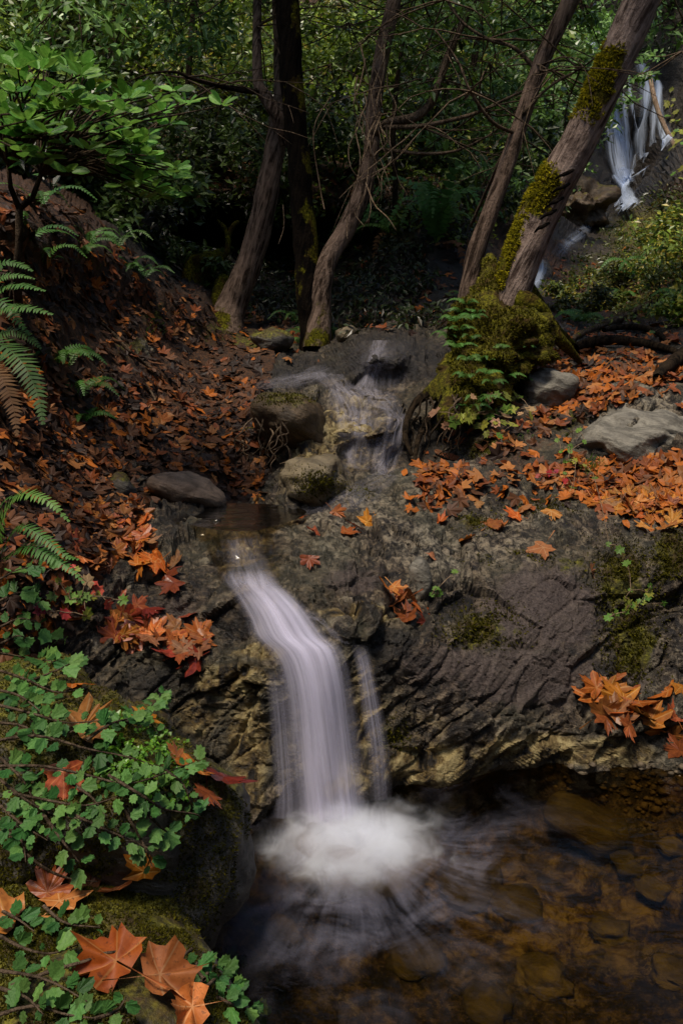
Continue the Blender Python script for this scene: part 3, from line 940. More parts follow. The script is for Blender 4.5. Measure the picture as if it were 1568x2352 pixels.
# spray: a small soft cloud of droplets over the boil
gmist = new_mat('spray')
_p = gmist.pos()
_d = gmist.node('ShaderNodeVectorMath', operation='SUBTRACT'); gmist.link(_p, _d.inputs[0]); _d.inputs[1].default_value = SPL + Vector((.03, -.02, .0))
_m = gmist.mapping(_d.outputs[0], (1 / .40, 1 / .28, 1 / .13))
_l = gmist.node('ShaderNodeVectorMath', operation='LENGTH'); gmist.link(_m, _l.inputs[0])
_n = gmist.noise(8, 5, .65, _p, .6)
_r = gmist.math_('ADD', _l.outputs['Value'], gmist.math_('MULTIPLY', gmist.math_('SUBTRACT', _n, .5), 1.5))
_k = gmist.math_('POWER', smooth01(gmist, _r, 1.0, .0), 2.2)
_v = gmist.node('ShaderNodeVolumePrincipled')
_v.inputs['Color'].default_value = (.968, .98, 1, 1)
_v.inputs['Anisotropy'].default_value = .1
gmist.link(gmist.math_('MULTIPLY', _k, 90.0), _v.inputs['Density'])
gmist.link(_v.outputs[0], gmist.out.inputs['Volume'])
_V = [Vector((math.sin(a) * math.cos(b) * .46, math.sin(a) * math.sin(b) * .36, math.cos(a) * .18)) + SPL + Vector((.02, -.02, .01)) for a in [math.pi * i / 10 for i in range(1, 10)] for b in [2 * math.pi * k / 20 for k in range(20)]]
_F = [(i * 20 + k, (i + 1) * 20 + k, (i + 1) * 20 + (k + 1) % 20, i * 20 + (k + 1) % 20) for i in range(8) for k in range(20)]
_F += [tuple(range(19, -1, -1))[::-1], tuple(160 + k for k in range(19, -1, -1))]
_me = bpy.data.meshes.new('spray'); _me.from_pydata(_V, [], _F); _me.materials.append(gmist.m)
obj('spray', _me, foam)


def ribbon(secs, nu=24, sub=8, lift=.015, bulge=0.0, rough=.0, dens=None, on=None):
    """secs rows: (uL, vL, uR, vR, Y or None, density); Y None = lies on the ground"""
    A = crom([[s[0], s[1], s[2], s[3], s[5], (s[4] if s[4] else 0)] for s in secs], sub)
    V3, uvs, dn = [], [], []
    dist = 0.0; prev = None
    for row in A:
        uL, vL, uR, vR, de, Yv = row
        line = []
        for k in range(nu + 1):
            t = k / nu
            u = uL + (uR - uL) * t; v = vL + (vR - vL) * t
            if secs[0][4]:
                y = Yv - bulge * math.sin(math.pi * t)
                p = P(u, v, y)
                if rough:
                    p += ray(u, v).normalized() * -(rough * mn.noise(Vector((t * 5, v * .004, Yv))))
            else:
                h = hit(u, v, on)
                p = h[0] + h[1] * lift if h else P(u, v, 5)
            line.append(p)
        mid = line[nu // 2]
        if prev is not None: dist += (mid - prev).length
        prev = mid
        for k, p in enumerate(line):
            V3.append(p); uvs.append((k / nu, dist)); dn.append(de)
    m = nu + 1; rows = len(A)
    Fc = [(i * m + k, (i + 1) * m + k, (i + 1) * m + k + 1, i * m + k + 1) for i in range(rows - 1) for k in range(nu)]
    V3 = np.array([tuple(p) for p in V3])
    if not secs[0][4]:            # relax the sheet so that it flows over the ground instead of copying every crack
        G = V3.reshape(rows, m, 3)
        for _ in range(4):
            H = G.copy()
            H[1:-1, 1:-1] = .4 * G[1:-1, 1:-1] + .15 * (G[:-2, 1:-1] + G[2:, 1:-1] + G[1:-1, :-2] + G[1:-1, 2:])
            G = H
        V3 = G.reshape(-1, 3)
    return V3, Fc, np.array(uvs), np.array(dn)


def water(name, secs, mat, parent=None, **kw):
    V3, Fc, uvs, dn = ribbon(secs, **kw)
    return obj(name, mesh_np(name, V3, Fc, mat, True, {'dens': dn}, uvs), parent)


M_FALL = m_falls('white_water', 1.0, (.82, .79, .95), sx=11, sy=.9, edge=.26, lo=.5, hi=1.15)
M_VEIL = m_falls('thin_white_water', .6, (.8, .77, .93), sx=40, sy=1.2, edge=.42)
M_CASC = m_falls('cascade_water', .5, (.78, .74, .84), sx=22, sy=3.2, edge=.4, lo=.6, hi=1.25)
M_FARF = m_falls('far_water', 2.4, (.72, .82, 1.0), sx=10, sy=.5, edge=.45, lo=.52, hi=1.25)

fall = thing('waterfall', PZ(770, 1880, 0), 'silky white waterfall dropping over the ledge into the brown pool', 'waterfall')
core = [(500, 1312, 628, 1308, 3.2, .0), (514, 1340, 642, 1338, 3.12, .4), (540, 1372, 668, 1362, 3.08, .8), (565, 1420, 705, 1400, 3.0, 1.0), (580, 1462, 752, 1462, 2.93, 1.0), (628, 1510, 782, 1492, 2.87, 1.0), (652, 1580, 800, 1560, 2.83, .9),
        (664, 1680, 815, 1670, 2.8, .8), (676, 1790, 828, 1785, 2.765, .75), (686, 1870, 838, 1872, 2.74, .8), (690, 1910, 846, 1912, 2.72, .9)]
core = [(a - 10, b, c + 10, d, y, e) for a, b, c, d, y, e in core]
water('main_stream', core, M_FALL, fall, nu=40, bulge=.05, rough=.012)
core2 = [(a + 14, b - 2, c - 12, d - 2, y - .03, e * .9) for a, b, c, d, y, e in core]
water('main_stream', core2, m_falls('white_water_front', .7, (.82, .79, .95), sx=8, sy=1.3, edge=.32, lo=.55, hi=1.2), fall, nu=40, bulge=.05, rough=.02)
wide = [(560, 1440, 775, 1465, 2.96, .1), (610, 1520, 800, 1500, 2.9, .6), (632, 1600, 822, 1590, 2.87, .7), (640, 1700, 842, 1690, 2.83, .7), (645, 1800, 856, 1800, 2.8, .65), (640, 1890, 865, 1880, 2.77, .6)]
water('veil', wide, M_VEIL, fall, nu=40, bulge=.03, rough=.01)
side = [(800, 1478, 850, 1480, 2.94, .0), (815, 1540, 862, 1540, 2.9, .7), (825, 1640, 885, 1640, 2.87, .6), (838, 1740, 900, 1740, 2.83, .45), (845, 1840, 905, 1835, 2.8, .25)]
water('veil', side, M_VEIL, fall, nu=16, bulge=.01)
leftv = [(600, 1530, 660, 1530, 2.88, .0), (612, 1620, 668, 1620, 2.84, .5), (618, 1720, 680, 1720, 2.82, .6), (622, 1820, 690, 1830, 2.79, .5), (610, 1900, 700, 1905, 2.75, .3)]
water('veil', leftv, M_VEIL, fall, nu=16, bulge=.01)
water('spill', [(680, 1395, 700, 1425, None, .2), (720, 1405, 735, 1440, None, .5), (755, 1430, 765, 1460, None, .6), (790, 1470, 800, 1482, None, .4)], M_CASC, fall, lift=.02)

# clear shallow water: upper pool and chute
M_CLEAR = m_pool('stream_water', SPL, (.62, .55, .4), False)
Lp = [(340, 1180), (400, 1166), (480, 1158), (560, 1156), (640, 1160), (700, 1172), (690, 1188), (640, 1205), (600, 1216), (540, 1220), (480, 1214), (420, 1202), (370, 1192)]
zp = PZ(520, 1195, .86).z
cpt = [PZ(u, v, .872) for u, v in crom(Lp + [Lp[0]], 5)[:-1]]
cc = sum(cpt, Vector()) / len(cpt)
me = bpy.data.meshes.new('stream_pool'); me.from_pydata([cc] + cpt, [], [(0, 1 + i, 1 + (i + 1) % len(cpt)) for i in range(len(cpt))]); me.materials.append(M_CLEAR)
tag(obj('stream_pool', me), 'shallow still pool above the waterfall', 'water', kind='structure')
chute = thing('stream_chute', hit(560, 1280)[0], 'clear water sliding down the rock chute to the lip of the fall', 'stream')
water('clear_sheet', [(440, 1200, 640, 1195, None, 1), (470, 1250, 630, 1240, None, 1), (500, 1300, 640, 1290, None, 1), (515, 1350, 645, 1345, None, 1)], m_pool('chute_water', SPL, (.84, .8, .7), False), chute, lift=.02)
water('streaks', [(470, 1215, 610, 1212, None, .0), (505, 1270, 615, 1260, None, .3), (515, 1310, 625, 1300, None, .35), (520, 1352, 645, 1350, None, .8), (545, 1380, 660, 1370, None, .5)], m_falls('chute_streaks', .8, (.78, .74, .84), sx=12, sy=2.2, edge=.4, lo=.55, hi=1.3), chute, lift=.03)

mid = thing('cascade', hit(830, 980)[0], 'thin veils of water spreading over the tan rock steps upstream', 'cascade')
for s in ([(800, 792, 960, 790, None, .1), (795, 830, 955, 835, None, .25), (795, 870, 950, 880, None, .3), (790, 900, 945, 915, None, .2)],
          [(850, 790, 895, 790, None, .7), (832, 840, 885, 845, None, .9), (812, 885, 870, 890, None, 1), (800, 900, 880, 925, None, .8)],
          [(745, 835, 790, 862, None, .0), (700, 848, 740, 885, None, .6), (650, 862, 690, 900, None, .55), (605, 878, 640, 908, None, .4), (575, 888, 600, 912, None, .0)],
          [(700, 862, 800, 868, None, .5), (735, 900, 840, 905, None, .9), (748, 945, 870, 935, None, .9), (765, 1000, 860, 990, None, .8), (770, 1050, 845, 1045, None, .8), (765, 1085, 835, 1085, None, .4)],
          [(790, 890, 920, 915, None, .5), (830, 930, 935, 945, None, .9), (880, 955, 935, 965, None, 1), (865, 1010, 928, 1015, None, 1.1), (852, 1065, 920, 1075, None, 1.1), (848, 1098, 908, 1105, None, .6)],
          [(760, 940, 930, 950, None, .3), (758, 1000, 925, 1000, None, .4), (760, 1080, 910, 1085, None, .3)]):
    water('veil', s, M_CASC, mid, nu=20, lift=.03, sub=6)
water('veil', [(840, 1095, 930, 1100, None, .3), (760, 1120, 900, 1140, None, .35), (680, 1165, 860, 1175, None, .3), (640, 1180, 700, 1190, None, .2)], M_CASC, mid, nu=20, lift=.02)

farf = thing('waterfall', hit(1420, 478)[0], 'tall far waterfall splitting into strands down the cliff behind the leaning trunk', 'waterfall')
for s in ([(1342, 120, 1362, 120, None, .8), (1350, 180, 1385, 175, None, .9), (1362, 260, 1400, 255, None, .8), (1362, 340, 1415, 335, None, .9), (1375, 400, 1420, 395, None, 1), (1390, 445, 1455, 422, None, 1), (1415, 475, 1485, 452, None, 1), (1430, 498, 1490, 488, None, .9)],
          [(1375, 420, 1400, 420, None, .6), (1400, 455, 1440, 455, None, .8), (1420, 485, 1470, 492, None, .8)],
          [(1400, 230, 1420, 225, None, .8), (1402, 300, 1428, 295, None, .7), (1405, 370, 1432, 365, None, .6), (1410, 410, 1435, 408, None, .5)],
          [(1440, 165, 1480, 160, None, .8), (1455, 220, 1495, 215, None, .7), (1470, 300, 1505, 295, None, .55), (1480, 380, 1510, 375, None, .4)],
          [(1478, 170, 1512, 175, None, .8), (1500, 220, 1530, 220, None, .8), (1520, 290, 1550, 285, None, .7), (1540, 350, 1566, 345, None, .6)],
          [(1376, 150, 1392, 150, None, .5), (1384, 250, 1404, 250, None, .6), (1392, 340, 1416, 340, None, .6), (1398, 420, 1424, 420, None, .5)],
          [(1425, 190, 1440, 188, None, .5), (1432, 280, 1450, 278, None, .5), (1438, 370, 1458, 368, None, .4), (1440, 425, 1462, 423, None, .4)],
          [(1500, 190, 1515, 190, None, .4), (1505, 270, 1524, 270, None, .4), (1512, 350, 1530, 350, None, .3)],
          [(1380, 405, 1440, 395, None, .5), (1395, 440, 1475, 425, None, 1), (1420, 478, 1490, 462, None, 1), (1435, 500, 1495, 492, None, .6)],
          [(1400, 425, 1440, 435, None, .9), (1440, 430, 1490, 420, None, .6), (1490, 415, 1510, 405, None, .5)],
          [(1350, 30, 1362, 30, None, .2), (1345, 90, 1360, 90, None, .6), (1344, 130, 1362, 130, None, .8)]):
    water('strand', s, M_FARF, farf, nu=12, lift=.3, sub=6, on=[BVH_T])
gs_ = thing('waterfall', hit(1235, 640)[0], 'small white chute of water glimpsed beside the mossy tree foot', 'waterfall')
water('strand', [(1226, 600, 1256, 602, None, .0), (1220, 625, 1250, 630, None, .7), (1212, 645, 1242, 650, None, .8), (1205, 668, 1235, 672, None, .2)], M_FARF, gs_, nu=10, lift=.05, on=[BVH_T])
water('strand', [(1340, 510, 1380, 510, None, .0), (1290, 550, 1330, 560, None, .25), (1250, 590, 1290, 605, None, .0)], M_FARF, gs_, nu=10, lift=.05, on=[BVH_T])

# ------------------------------------------------------------------ pool stones, gravel
M_STONE = [m_rock('pool_stone', (.045, .036, .014), (.18, .15, .055), 0, .3), m_rock('pool_stone_pale', (.10, .08, .03), (.3, .25, .1), 0, .3)]


def blob_mesh(name, mat, seed, flat=.5, n=14, m=20, amp=.5):
    V3 = [Vector((0, 0, 1))]
    for i in range(1, n):
        for k in range(m):
            a = math.pi * i / n; b = 2 * math.pi * k / m
            V3.append(Vector((math.sin(a) * math.cos(b), math.sin(a) * math.sin(b), math.cos(a))))
    V3.append(Vector((0, 0, -1)))
    fs = [(0, 1 + k, 1 + (k + 1) % m) for k in range(m)]
    for i in range(n - 2):
        a = 1 + i * m
        for k in range(m): fs.append((a + k, a + m + k, a + m + (k + 1) % m, a + (k + 1) % m))
    a = 1 + (n - 2) * m
    for k in range(m): fs.append((a + k, len(V3) - 1, a + (k + 1) % m))
    off = Vector((seed * 3.7, seed * 1.3, 0))
    V3 = [p * (1 + amp * mn.fractal(p * 1.1 + off, 1, 2, 3)) for p in V3]
    me = bpy.data.meshes.new(name)
    me.from_pydata([(p.x, p.y, p.z * flat) for p in V3], [], fs)
    me.polygons.foreach_set('use_smooth', [True] * len(fs)); me.materials.append(mat)
    return me


STM = [blob_mesh('stone', M_STONE[k % 2], k) for k in range(6)]
stones = [(1245, 2255, 75, 1), (1395, 2140, 60, 1), (1500, 2045, 45, 1), (1540, 1950, 40, 1), (1350, 1905, 110, 0), (1180, 2080, 70, 0), (1080, 2040, 90, 0), (1440, 1990, 42, 0), (1120, 2320, 70, 0), (650, 2150, 60, 1), (1540, 2240, 60, 1), (960, 2210, 80, 0)]
for q, (u, v, r, pale) in enumerate(stones):
    h = hit(u, v, [BVH_T])
    s = px(r, h[0].y) * .95
    o = obj('stone', STM[(q * 2 + pale) % 6 if pale == 0 else (1, 3, 5)[q % 3]], mw=basis(h[0] + Vector((0, 0, s * .12)), (0, 0, 1), random.random() * 6, s, .1))
    if pale:
        tag(o, 'pale yellow stone showing through the brown pool water', 'stone', 'pale stones under the pool water')
    else:
        tag(o, 'dull brown stone lying under the brown pool water', 'stone', 'brown stones under the pool water')
# gravel at the right edge of the pool
gb = MB()
M_GRAV = m_rock('gravel', (.05, .035, .02), (.24, .18, .11), 0, .4)
for _ in range(380):
    u = random.uniform(1280, 1640); v = random.uniform(1755, 1950)
    if v > 1770 + (u - 1280) * .55 + random.gauss(0, 25): continue
    h = hit(u, v, [BVH_T])
    if not h or h[0].z > .1: continue
    s = random.uniform(.004, .03) * random.random() ** .5
    c = h[0] + Vector((0, 0, s * .4)); a = random.random() * 6
    q = [Vector((math.cos(a + k * 1.257), math.sin(a + k * 1.257), random.uniform(-.2, .2))) * s * random.uniform(.8, 1.2) for k in range(5)]
    gb.add([c + x for x in q] + [c + Vector((0, 0, s * .6)), c - Vector((0, 0, s * .6))], [(k, (k + 1) % 5, 5) for k in range(5)] + [((k + 1) % 5, k, 6) for k in range(5)])
tag(obj('gravel', gb.mesh('gravel', M_GRAV)), 'small wet gravel at the shallow edge of the pool', 'gravel', kind='stuff')

# ------------------------------------------------------------------ moss tufts
M_TUFT = m_leaf('moss_tuft', (.03, .03, .004), (.14, .125, .012), 20, .9, .5, attrcol=True, spec=.1)


def tufts(points, length, n_each=1, col=((.03, .028, .004), (.2, .18, .014)), wid=.28):
    """points [(pos, normal)] -> arrays of small blades"""
    n = len(points)
    Pn = np.array([tuple(p[0]) for p in points]); Nn = np.array([tuple(p[1]) for p in points])
    d = Nn + rng.normal(0, .55, Nn.shape); d /= np.linalg.norm(d, axis=1, keepdims=True)
    s = np.cross(d, rng.normal(0, 1, d.shape)); s /= np.linalg.norm(s, axis=1, keepdims=True) + 1e-9
    L = (length * rng.uniform(.5, 1.3, n))[:, None]
    V3 = np.concatenate([Pn - s * L * wid, Pn + s * L * wid, Pn + d * L], 1).reshape(-1, 3)
    f = np.arange(n * 3).reshape(-1, 3)
    t = rng.random((n, 1)) ** 1.5
    c = np.array(col[0]) * (1 - t) + np.array(col[1]) * t
    return V3, f, np.repeat(c, 3, 0)


def ray_points(poly_or_box, n, test=None, only=None):
    us = [p[0] for p in poly_or_box]; vs2 = [p[1] for p in poly_or_box]
    out = []
    while n > 0:
        u = random.uniform(min(us), max(us)); v = random.uniform(min(vs2), max(vs2)); n -= 1
        if not inpoly(u, v, poly_or_box): continue
        h = hit(u, v, only)
        if h and (test is None or test(h)): out.append((h[0], h[1]))
    return out


def nz_test(scale, thr):
    return lambda h: mn.noise(h[0] * scale) + .35 * mn.noise(h[0] * scale * 4) > thr


# moss on the foreground boulders
pts = ray_points([(0, 1510), (160, 1500), (400, 1670), (600, 1880), (580, 2020), (480, 2160), (0, 2200)], 34000, lambda h: h[0].y < 2.5 and h[1].z > -.3 and mn.noise(h[0] * 4) + .4 * mn.noise(h[0] * 15) + h[1].z * .4 > -.15)
V3, f, c = tufts(pts, .008)
tag(obj('moss', mesh_np('moss', V3, f, M_TUFT, False, {'col': c}), bank), kind='stuff')
pts = ray_points([(0, 1990), (300, 1985), (620, 2352), (0, 2352)], 26000, lambda h: h[0].y < 2.0 and mn.noise(h[0] * 5) + .4 * mn.noise(h[0] * 15) > -.15)
V3, f, c = tufts(pts, .007)
tag(obj('moss', mesh_np('moss', V3, f, M_TUFT, False, {'col': c}), mound), kind='stuff')
# moss patches on the rock
pts = []
for u, v, ru, rv, n in ((730, 1110, 55, 28, 900), (820, 1130, 35, 14, 300), (650, 915, 70, 16, 900), (1110, 1440, 85, 45, 1500), (1430, 1320, 70, 90, 2500), (1450, 1480, 65, 95, 2600), (1545, 1290, 50, 80, 1800), (1120, 1030, 70, 22, 900),
                        (1500, 545, 110, 60, 1500), (1490, 700, 110, 25, 1500), (0, 1330, 55, 130, 3000), (1250, 1165, 90, 20, 700), (1090, 1200, 60, 20, 500), (900, 1690, 40, 40, 400), (500, 760, 80, 25, 500), (1180, 1280, 90, 18, 500), (480, 600, 50, 40, 900)):
    for _ in range(n):
        h = hit(random.gauss(u, ru * .55), random.gauss(v, rv * .55))
        if h and h[0].z > .02 and mn.noise(h[0] * 9) > -.25: pts.append((h[0], h[1]))
V3, f, c = tufts(pts, .013)
tag(obj('moss', mesh_np('moss', V3, f, M_TUFT, False, {'col': c})), 'olive green moss growing in patches on the rock', 'moss', kind='stuff')

# ------------------------------------------------------------------ trees
M_BARK = m_bark('grey_bark', (.07, .046, .036), (.34, .25, .2), lean=-27)
M_BARK_D = m_bark('dark_bark', (.008, .006, .004), (.04, .027, .016))
M_BARK_B = m_bark('brown_bark', (.04, .026, .018), (.24, .165, .12), lean=-16)
M_TWIG = m_bark('twig_bark', (.05, .035, .022), (.17, .12, .08), grain=(40, 40, 10))
M_TWIG_P = m_bark('pale_twig', (.16, .1, .06), (.38, .27, .17), grain=(40, 40, 10))
M_FOL = m_leaf('foliage', (0, 0, 0), (0, 0, 0), 8, .36, .3, attrcol=True, spec=.5)


def foliage(centres, radii, counts, size, cols, flat=.55, aspect=.5, droop=.25):
    """many small folded leaf faces spread through lumpy volumes; returns arrays"""
    Vs, Cs = [], []
    for c, r, n in zip(centres, radii, counts):
        d = rng.normal(0, 1, (n, 3)); d /= np.linalg.norm(d, axis=1, keepdims=True)
        rad = rng.random((n, 1)) ** .45
        p = np.array(c) + d * rad * np.array([r, r, r * flat if np.isscalar(flat) else flat])
        nn = rng.normal(0, .6, (n, 3)) + np.array([0, -.35, .9]); nn /= np.linalg.norm(nn, axis=1, keepdims=True)
        ax = np.cross(nn, rng.normal(0, 1, (n, 3))); ax /= np.linalg.norm(ax, axis=1, keepdims=True)
        ax[:, 2] -= droop; ax /= np.linalg.norm(ax, axis=1, keepdims=True)
        sd = np.cross(nn, ax); sd /= np.linalg.norm(sd, axis=1, keepdims=True)
        L = (size * rng.uniform(.6, 1.35, n))[:, None]
        W = L * aspect * .5
        V4 = np.stack([p, p + ax * L * .45 + sd * W + nn * W * .35, p + ax * L, p + ax * L * .45 - sd * W + nn * W * .35], 1)
        Vs.append(V4.reshape(-1, 3))
        ci = rng.integers(0, len(cols), n)
        cc_ = np.array(cols)[ci] * rng.uniform(.55, 1.3, (n, 1))
        Cs.append(np.repeat(cc_, 4, 0))
    V = np.concatenate(Vs); Cc = np.concatenate(Cs)
    n = len(V) // 4
    i = np.arange(n) * 4
    f = np.stack([np.stack([i, i + 1, i + 2], 1), np.stack([i, i + 2, i + 3], 1)], 1).reshape(-1, 3)
    return V, f, Cc


GREENS = [(.13, .19, .012), (.19, .27, .018), (.065, .11, .012), (.24, .34, .06)]
YELLOWS = [(.3, .3, .035), (.42, .34, .05), (.18, .25, .035), (.1, .15, .035)]
BLUEG = [(.09, .18, .025), (.14, .26, .045), (.055, .12, .02), (.2, .34, .1)]


def mossf(fn):
    return fn


def crown(parent, spots, size=.14, n=1700, cols=GREENS, flat=.6):  # crowns above the view are placed to shade the ground below
    V, f, c = foliage([s[0] for s in spots], [s[1] for s in spots], [n] * len(spots), size, cols, flat)
    return obj('crown', mesh_np('crown', V, f, M_FOL, False, {'col': c}), parent)


def twig_web(parent, starts, mat, n, L, seed, name='twigs', r=.006, sag=.2):
    rnd = random.Random(seed)
    mb = MB()
    for s in starts:
        for _ in range(n):
            a = rnd.uniform(0, 2 * math.pi)
            d = Vector((math.cos(a), math.sin(a) * .7, rnd.uniform(-.4, .5))).normalized()
            l = L * rnd.uniform(.5, 1.2)
            pts = [Vector(s)]
            for k in range(6):
                d = (d + Vector((rnd.gauss(0, .18), rnd.gauss(0, .18), rnd.gauss(-sag * .1, .15)))).normalized()
                pts.append(pts[-1] + d * l / 6)
                if k in (2, 4):
                    d2 = (d + Vector((rnd.gauss(0, .6), rnd.gauss(0, .5), rnd.gauss(0, .5)))).normalized()
                    tube(mb, [pts[-1], pts[-1] + d2 * l * .15, pts[-1] + d2 * l * .3 + Vector((0, 0, -.02))], [r * .5, r * .4, r * .2], 4)
            tube(mb, pts, [r * (1 - .12 * k) for k in range(7)], 4)
    return obj(name, mb.mesh(name, mat, attr='moss'), parent)


# brown tree on the left with its bent second stem
t1 = thing('tree', P(530, 735, 7.9), 'brown tree curving up from mossy roots, stem bent like an elbow above', 'tree')
mb = MB()
ptube(mb, [(500, 800, 7.7, 130), (515, 750, 7.8, 90), (528, 710, 7.85, 70), (545, 670, 7.85, 62), (578, 590, 7.85, 56), (610, 460, 7.8, 52), (633, 330, 7.8, 44), (648, 220, 7.9, 38), (645, 100, 8, 32), (640, -60, 8.1, 30), (632, -500, 8.4, 22)], 16, 6, .10, 5,
      lambda p, d, t: .75 if t < .14 and d.x < .3 else (.35 if t < .2 else .0))
obj('trunk', mb.mesh('trunk', M_BARK_B, attr='moss'), t1)
mb = MB(); ptube(mb, [(655, 330, 7.7, 24), (640, 275, 7.6, 27), (612, 225, 7.6, 28), (594, 195, 7.6, 24), (590, 130, 7.6, 20), (591, 0, 7.7, 18), (594, -200, 7.8, 14)], 10, 6, .08)
obj('branch', mb.mesh('branch', M_BARK_B, attr='moss'), t1)
mb = MB(); ptube(mb, [(604, 212, 7.6, 14), (560, 208, 7.5, 11), (500, 196, 7.4, 10), (440, 180, 7.3, 8), (400, 165, 7.2, 6), (340, 170, 7.1, 4), (290, 190, 7.0, 2)], 6, 5, .1)
obj('branch', mb.mesh('branch', M_BARK_D, attr='moss'), t1)
crown(t1, [(P(640, -420, 8.4), 1.7), (P(300, -350, 8.0), 1.5)])
# dark mossy twin trunk
t2 = thing('tree', P(722, 800, 7.2), 'dark moss coated trunk forking low into a paler leaning stem', 'tree')
mb = MB(); dm = lambda p, d, t: (.5 if mn.noise(p * 3) > .05 else .2) + .12 * d.x
ptube(mb, [(738, 850, 7.3, 110), (731, 805, 7.28, 92), (725, 770, 7.25, 76), (716, 700, 7.25, 62), (705, 600, 7.3, 54), (690, 420, 7.3, 50), (675, 250, 7.3, 48), (665, 100, 7.3, 48), (658, -60, 7.3, 48), (650, -500, 7.4, 40)], 16, 8, .16, 7, dm)
obj('trunk', mb.mesh('trunk', m_bark('black_bark', (.003, .002, .0015), (.012, .008, .005)), attr='moss'), t2)
mb = MB(); ptube(mb, [(728, 800, 7.15, 64), (733, 720, 7.2, 52), (740, 650, 7.22, 46), (756, 590, 7.28, 44), (792, 530, 7.35, 42), (832, 440, 7.4, 37), (852, 350, 7.4, 34), (858, 250, 7.45, 33), (878, 120, 7.5, 33), (905, 0, 7.5, 31), (940, -170, 7.6, 28)], 12, 6, .08, 5, lambda p, d, t: .55 * (1 - t * 3))
obj('trunk', mb.mesh('trunk', M_BARK_B, attr='moss'), t2)
for a in ([(852, 310, 7.4, 24), (890, 282, 7.3, 18), (950, 270, 7.2, 20), (990, 235, 7.2, 18), (1015, 170, 7.2, 16), (1050, 80, 7.3, 14), (1105, -20, 7.4, 14)],
          [(860, 292, 7.4, 11), (960, 290, 7.0, 9), (1080, 264, 6.8, 8), (1160, 228, 6.7, 6), (1230, 195, 6.6, 4)],
          [(868, 342, 7.4, 8), (960, 352, 7.1, 7), (1040, 348, 6.9, 6), (1110, 318, 6.8, 5), (1150, 290, 6.7, 3)]):
    mb = MB(); ptube(mb, a, 8, 6, .1); obj('branch', mb.mesh('branch', M_TWIG, attr='moss'), t2)
crown(t2, [(P(650, -500, 7.4), 1.6), (P(950, -450, 7.6), 1.5)])
# slim leaning tree
t4 = thing('tree', P(1075, 670, 6.4), 'slim bare tree leaning right between the fork and the mossy giant', 'tree')
mb = MB(); ptube(mb, [(1068, 760, 6.35, 60), (1072, 710, 6.4, 50), (1080, 640, 6.4, 42), (1095, 570, 6.4, 40), (1135, 460, 6.4, 37), (1180, 330, 6.45, 36), (1240, 150, 6.5, 35), (1310, 0, 6.5, 37), (1390, -170, 6.6, 32)], 14, 6, .08, 5, lambda p, d, t: .5 * (1 - t * 6))
obj('trunk', mb.mesh('trunk', M_BARK_B, attr='moss'), t4)
for a in ([(1185, 325, 6.45, 10), (1150, 370, 6.6, 10), (1120, 430, 6.8, 8), (1080, 520, 7, 7)], [(1235, 165, 6.5, 10), (1180, 110, 6.5, 8), (1120, 90, 6.5, 7), (1060, 50, 6.5, 6), (1020, -10, 6.5, 5)],
          [(1190, 310, 6.45, 8), (1130, 280, 6.3, 7), (1080, 210, 6.2, 6), (1050, 140, 6.2, 5), (1000, 70, 6.2, 4)], [(1200, 260, 6.4, 8), (1260, 200, 6.4, 6), (1330, 160, 6.4, 4)]):
    mb = MB(); ptube(mb, a, 6, 5, .1); obj('branch', mb.mesh('branch', M_TWIG, attr='moss'), t4)
crown(t4, [(P(1400, -420, 6.8), 1.3)])
# the big leaning mossy tree
t5 = thing('tree', P(1150, 830, 5.8), 'stout grey tree leaning right with bright moss on its swollen foot', 'tree')


def m5(p, d, t):
    q = (p - CAM); # patches on the upper left side of the lean
    v = 0.0
    if t < .14: v = .9
    side_ = -d.x * .8 + d.z * .5
    for c_, w_, s in ((.34, .13, .62), (.50, .055, .0), (.72, .07, -.2)):
        e = math.exp(-((t - c_) / w_) ** 2)
        v = max(v, e * min(1.0, max(0.0, (side_ - s) * 2.0 + .8)) + .35 * mn.noise(p * 7) * e)
    return v


mb = MB(); ptube(mb, [(1140, 830, 5.85, 150), (1150, 760, 5.9, 112), (1166, 690, 5.9, 92), (1200, 590, 5.9, 86), (1258, 450, 5.9, 86), (1330, 320, 5.85, 78), (1400, 170, 5.8, 76), (1472, 0, 5.75, 74), (1550, -180, 5.7, 68)], 24, 10, .07, 5, m5)
tk5 = obj('trunk', mb.mesh('trunk', M_BARK, attr='moss'), t5)
V3, Fc = inflate([(1098, 640), (1115, 605), (1140, 605), (1140, 680), (1165, 715), (1205, 690), (1240, 735), (1262, 790), (1250, 835), (1200, 845), (1175, 880), (1130, 930), (1080, 965), (1020, 965), (1000, 900), (1015, 830), (1040, 750), (1060, 690)],
                 5.5, .34, tilt=.33, rings=22, segs=120, nz=.14, ns=5.5, blocky=.06, centre=(1140, 800))
me = bpy.data.meshes.new('root_flare'); me.from_pydata(V3, [], Fc); me.polygons.foreach_set('use_smooth', [True] * len(Fc)); me.materials.append(M_MOSS)
rf = obj('root_flare', me, t5)
BVH5 = BVHTree.FromPolygons(V3, Fc); BVHS.append(BVH5)
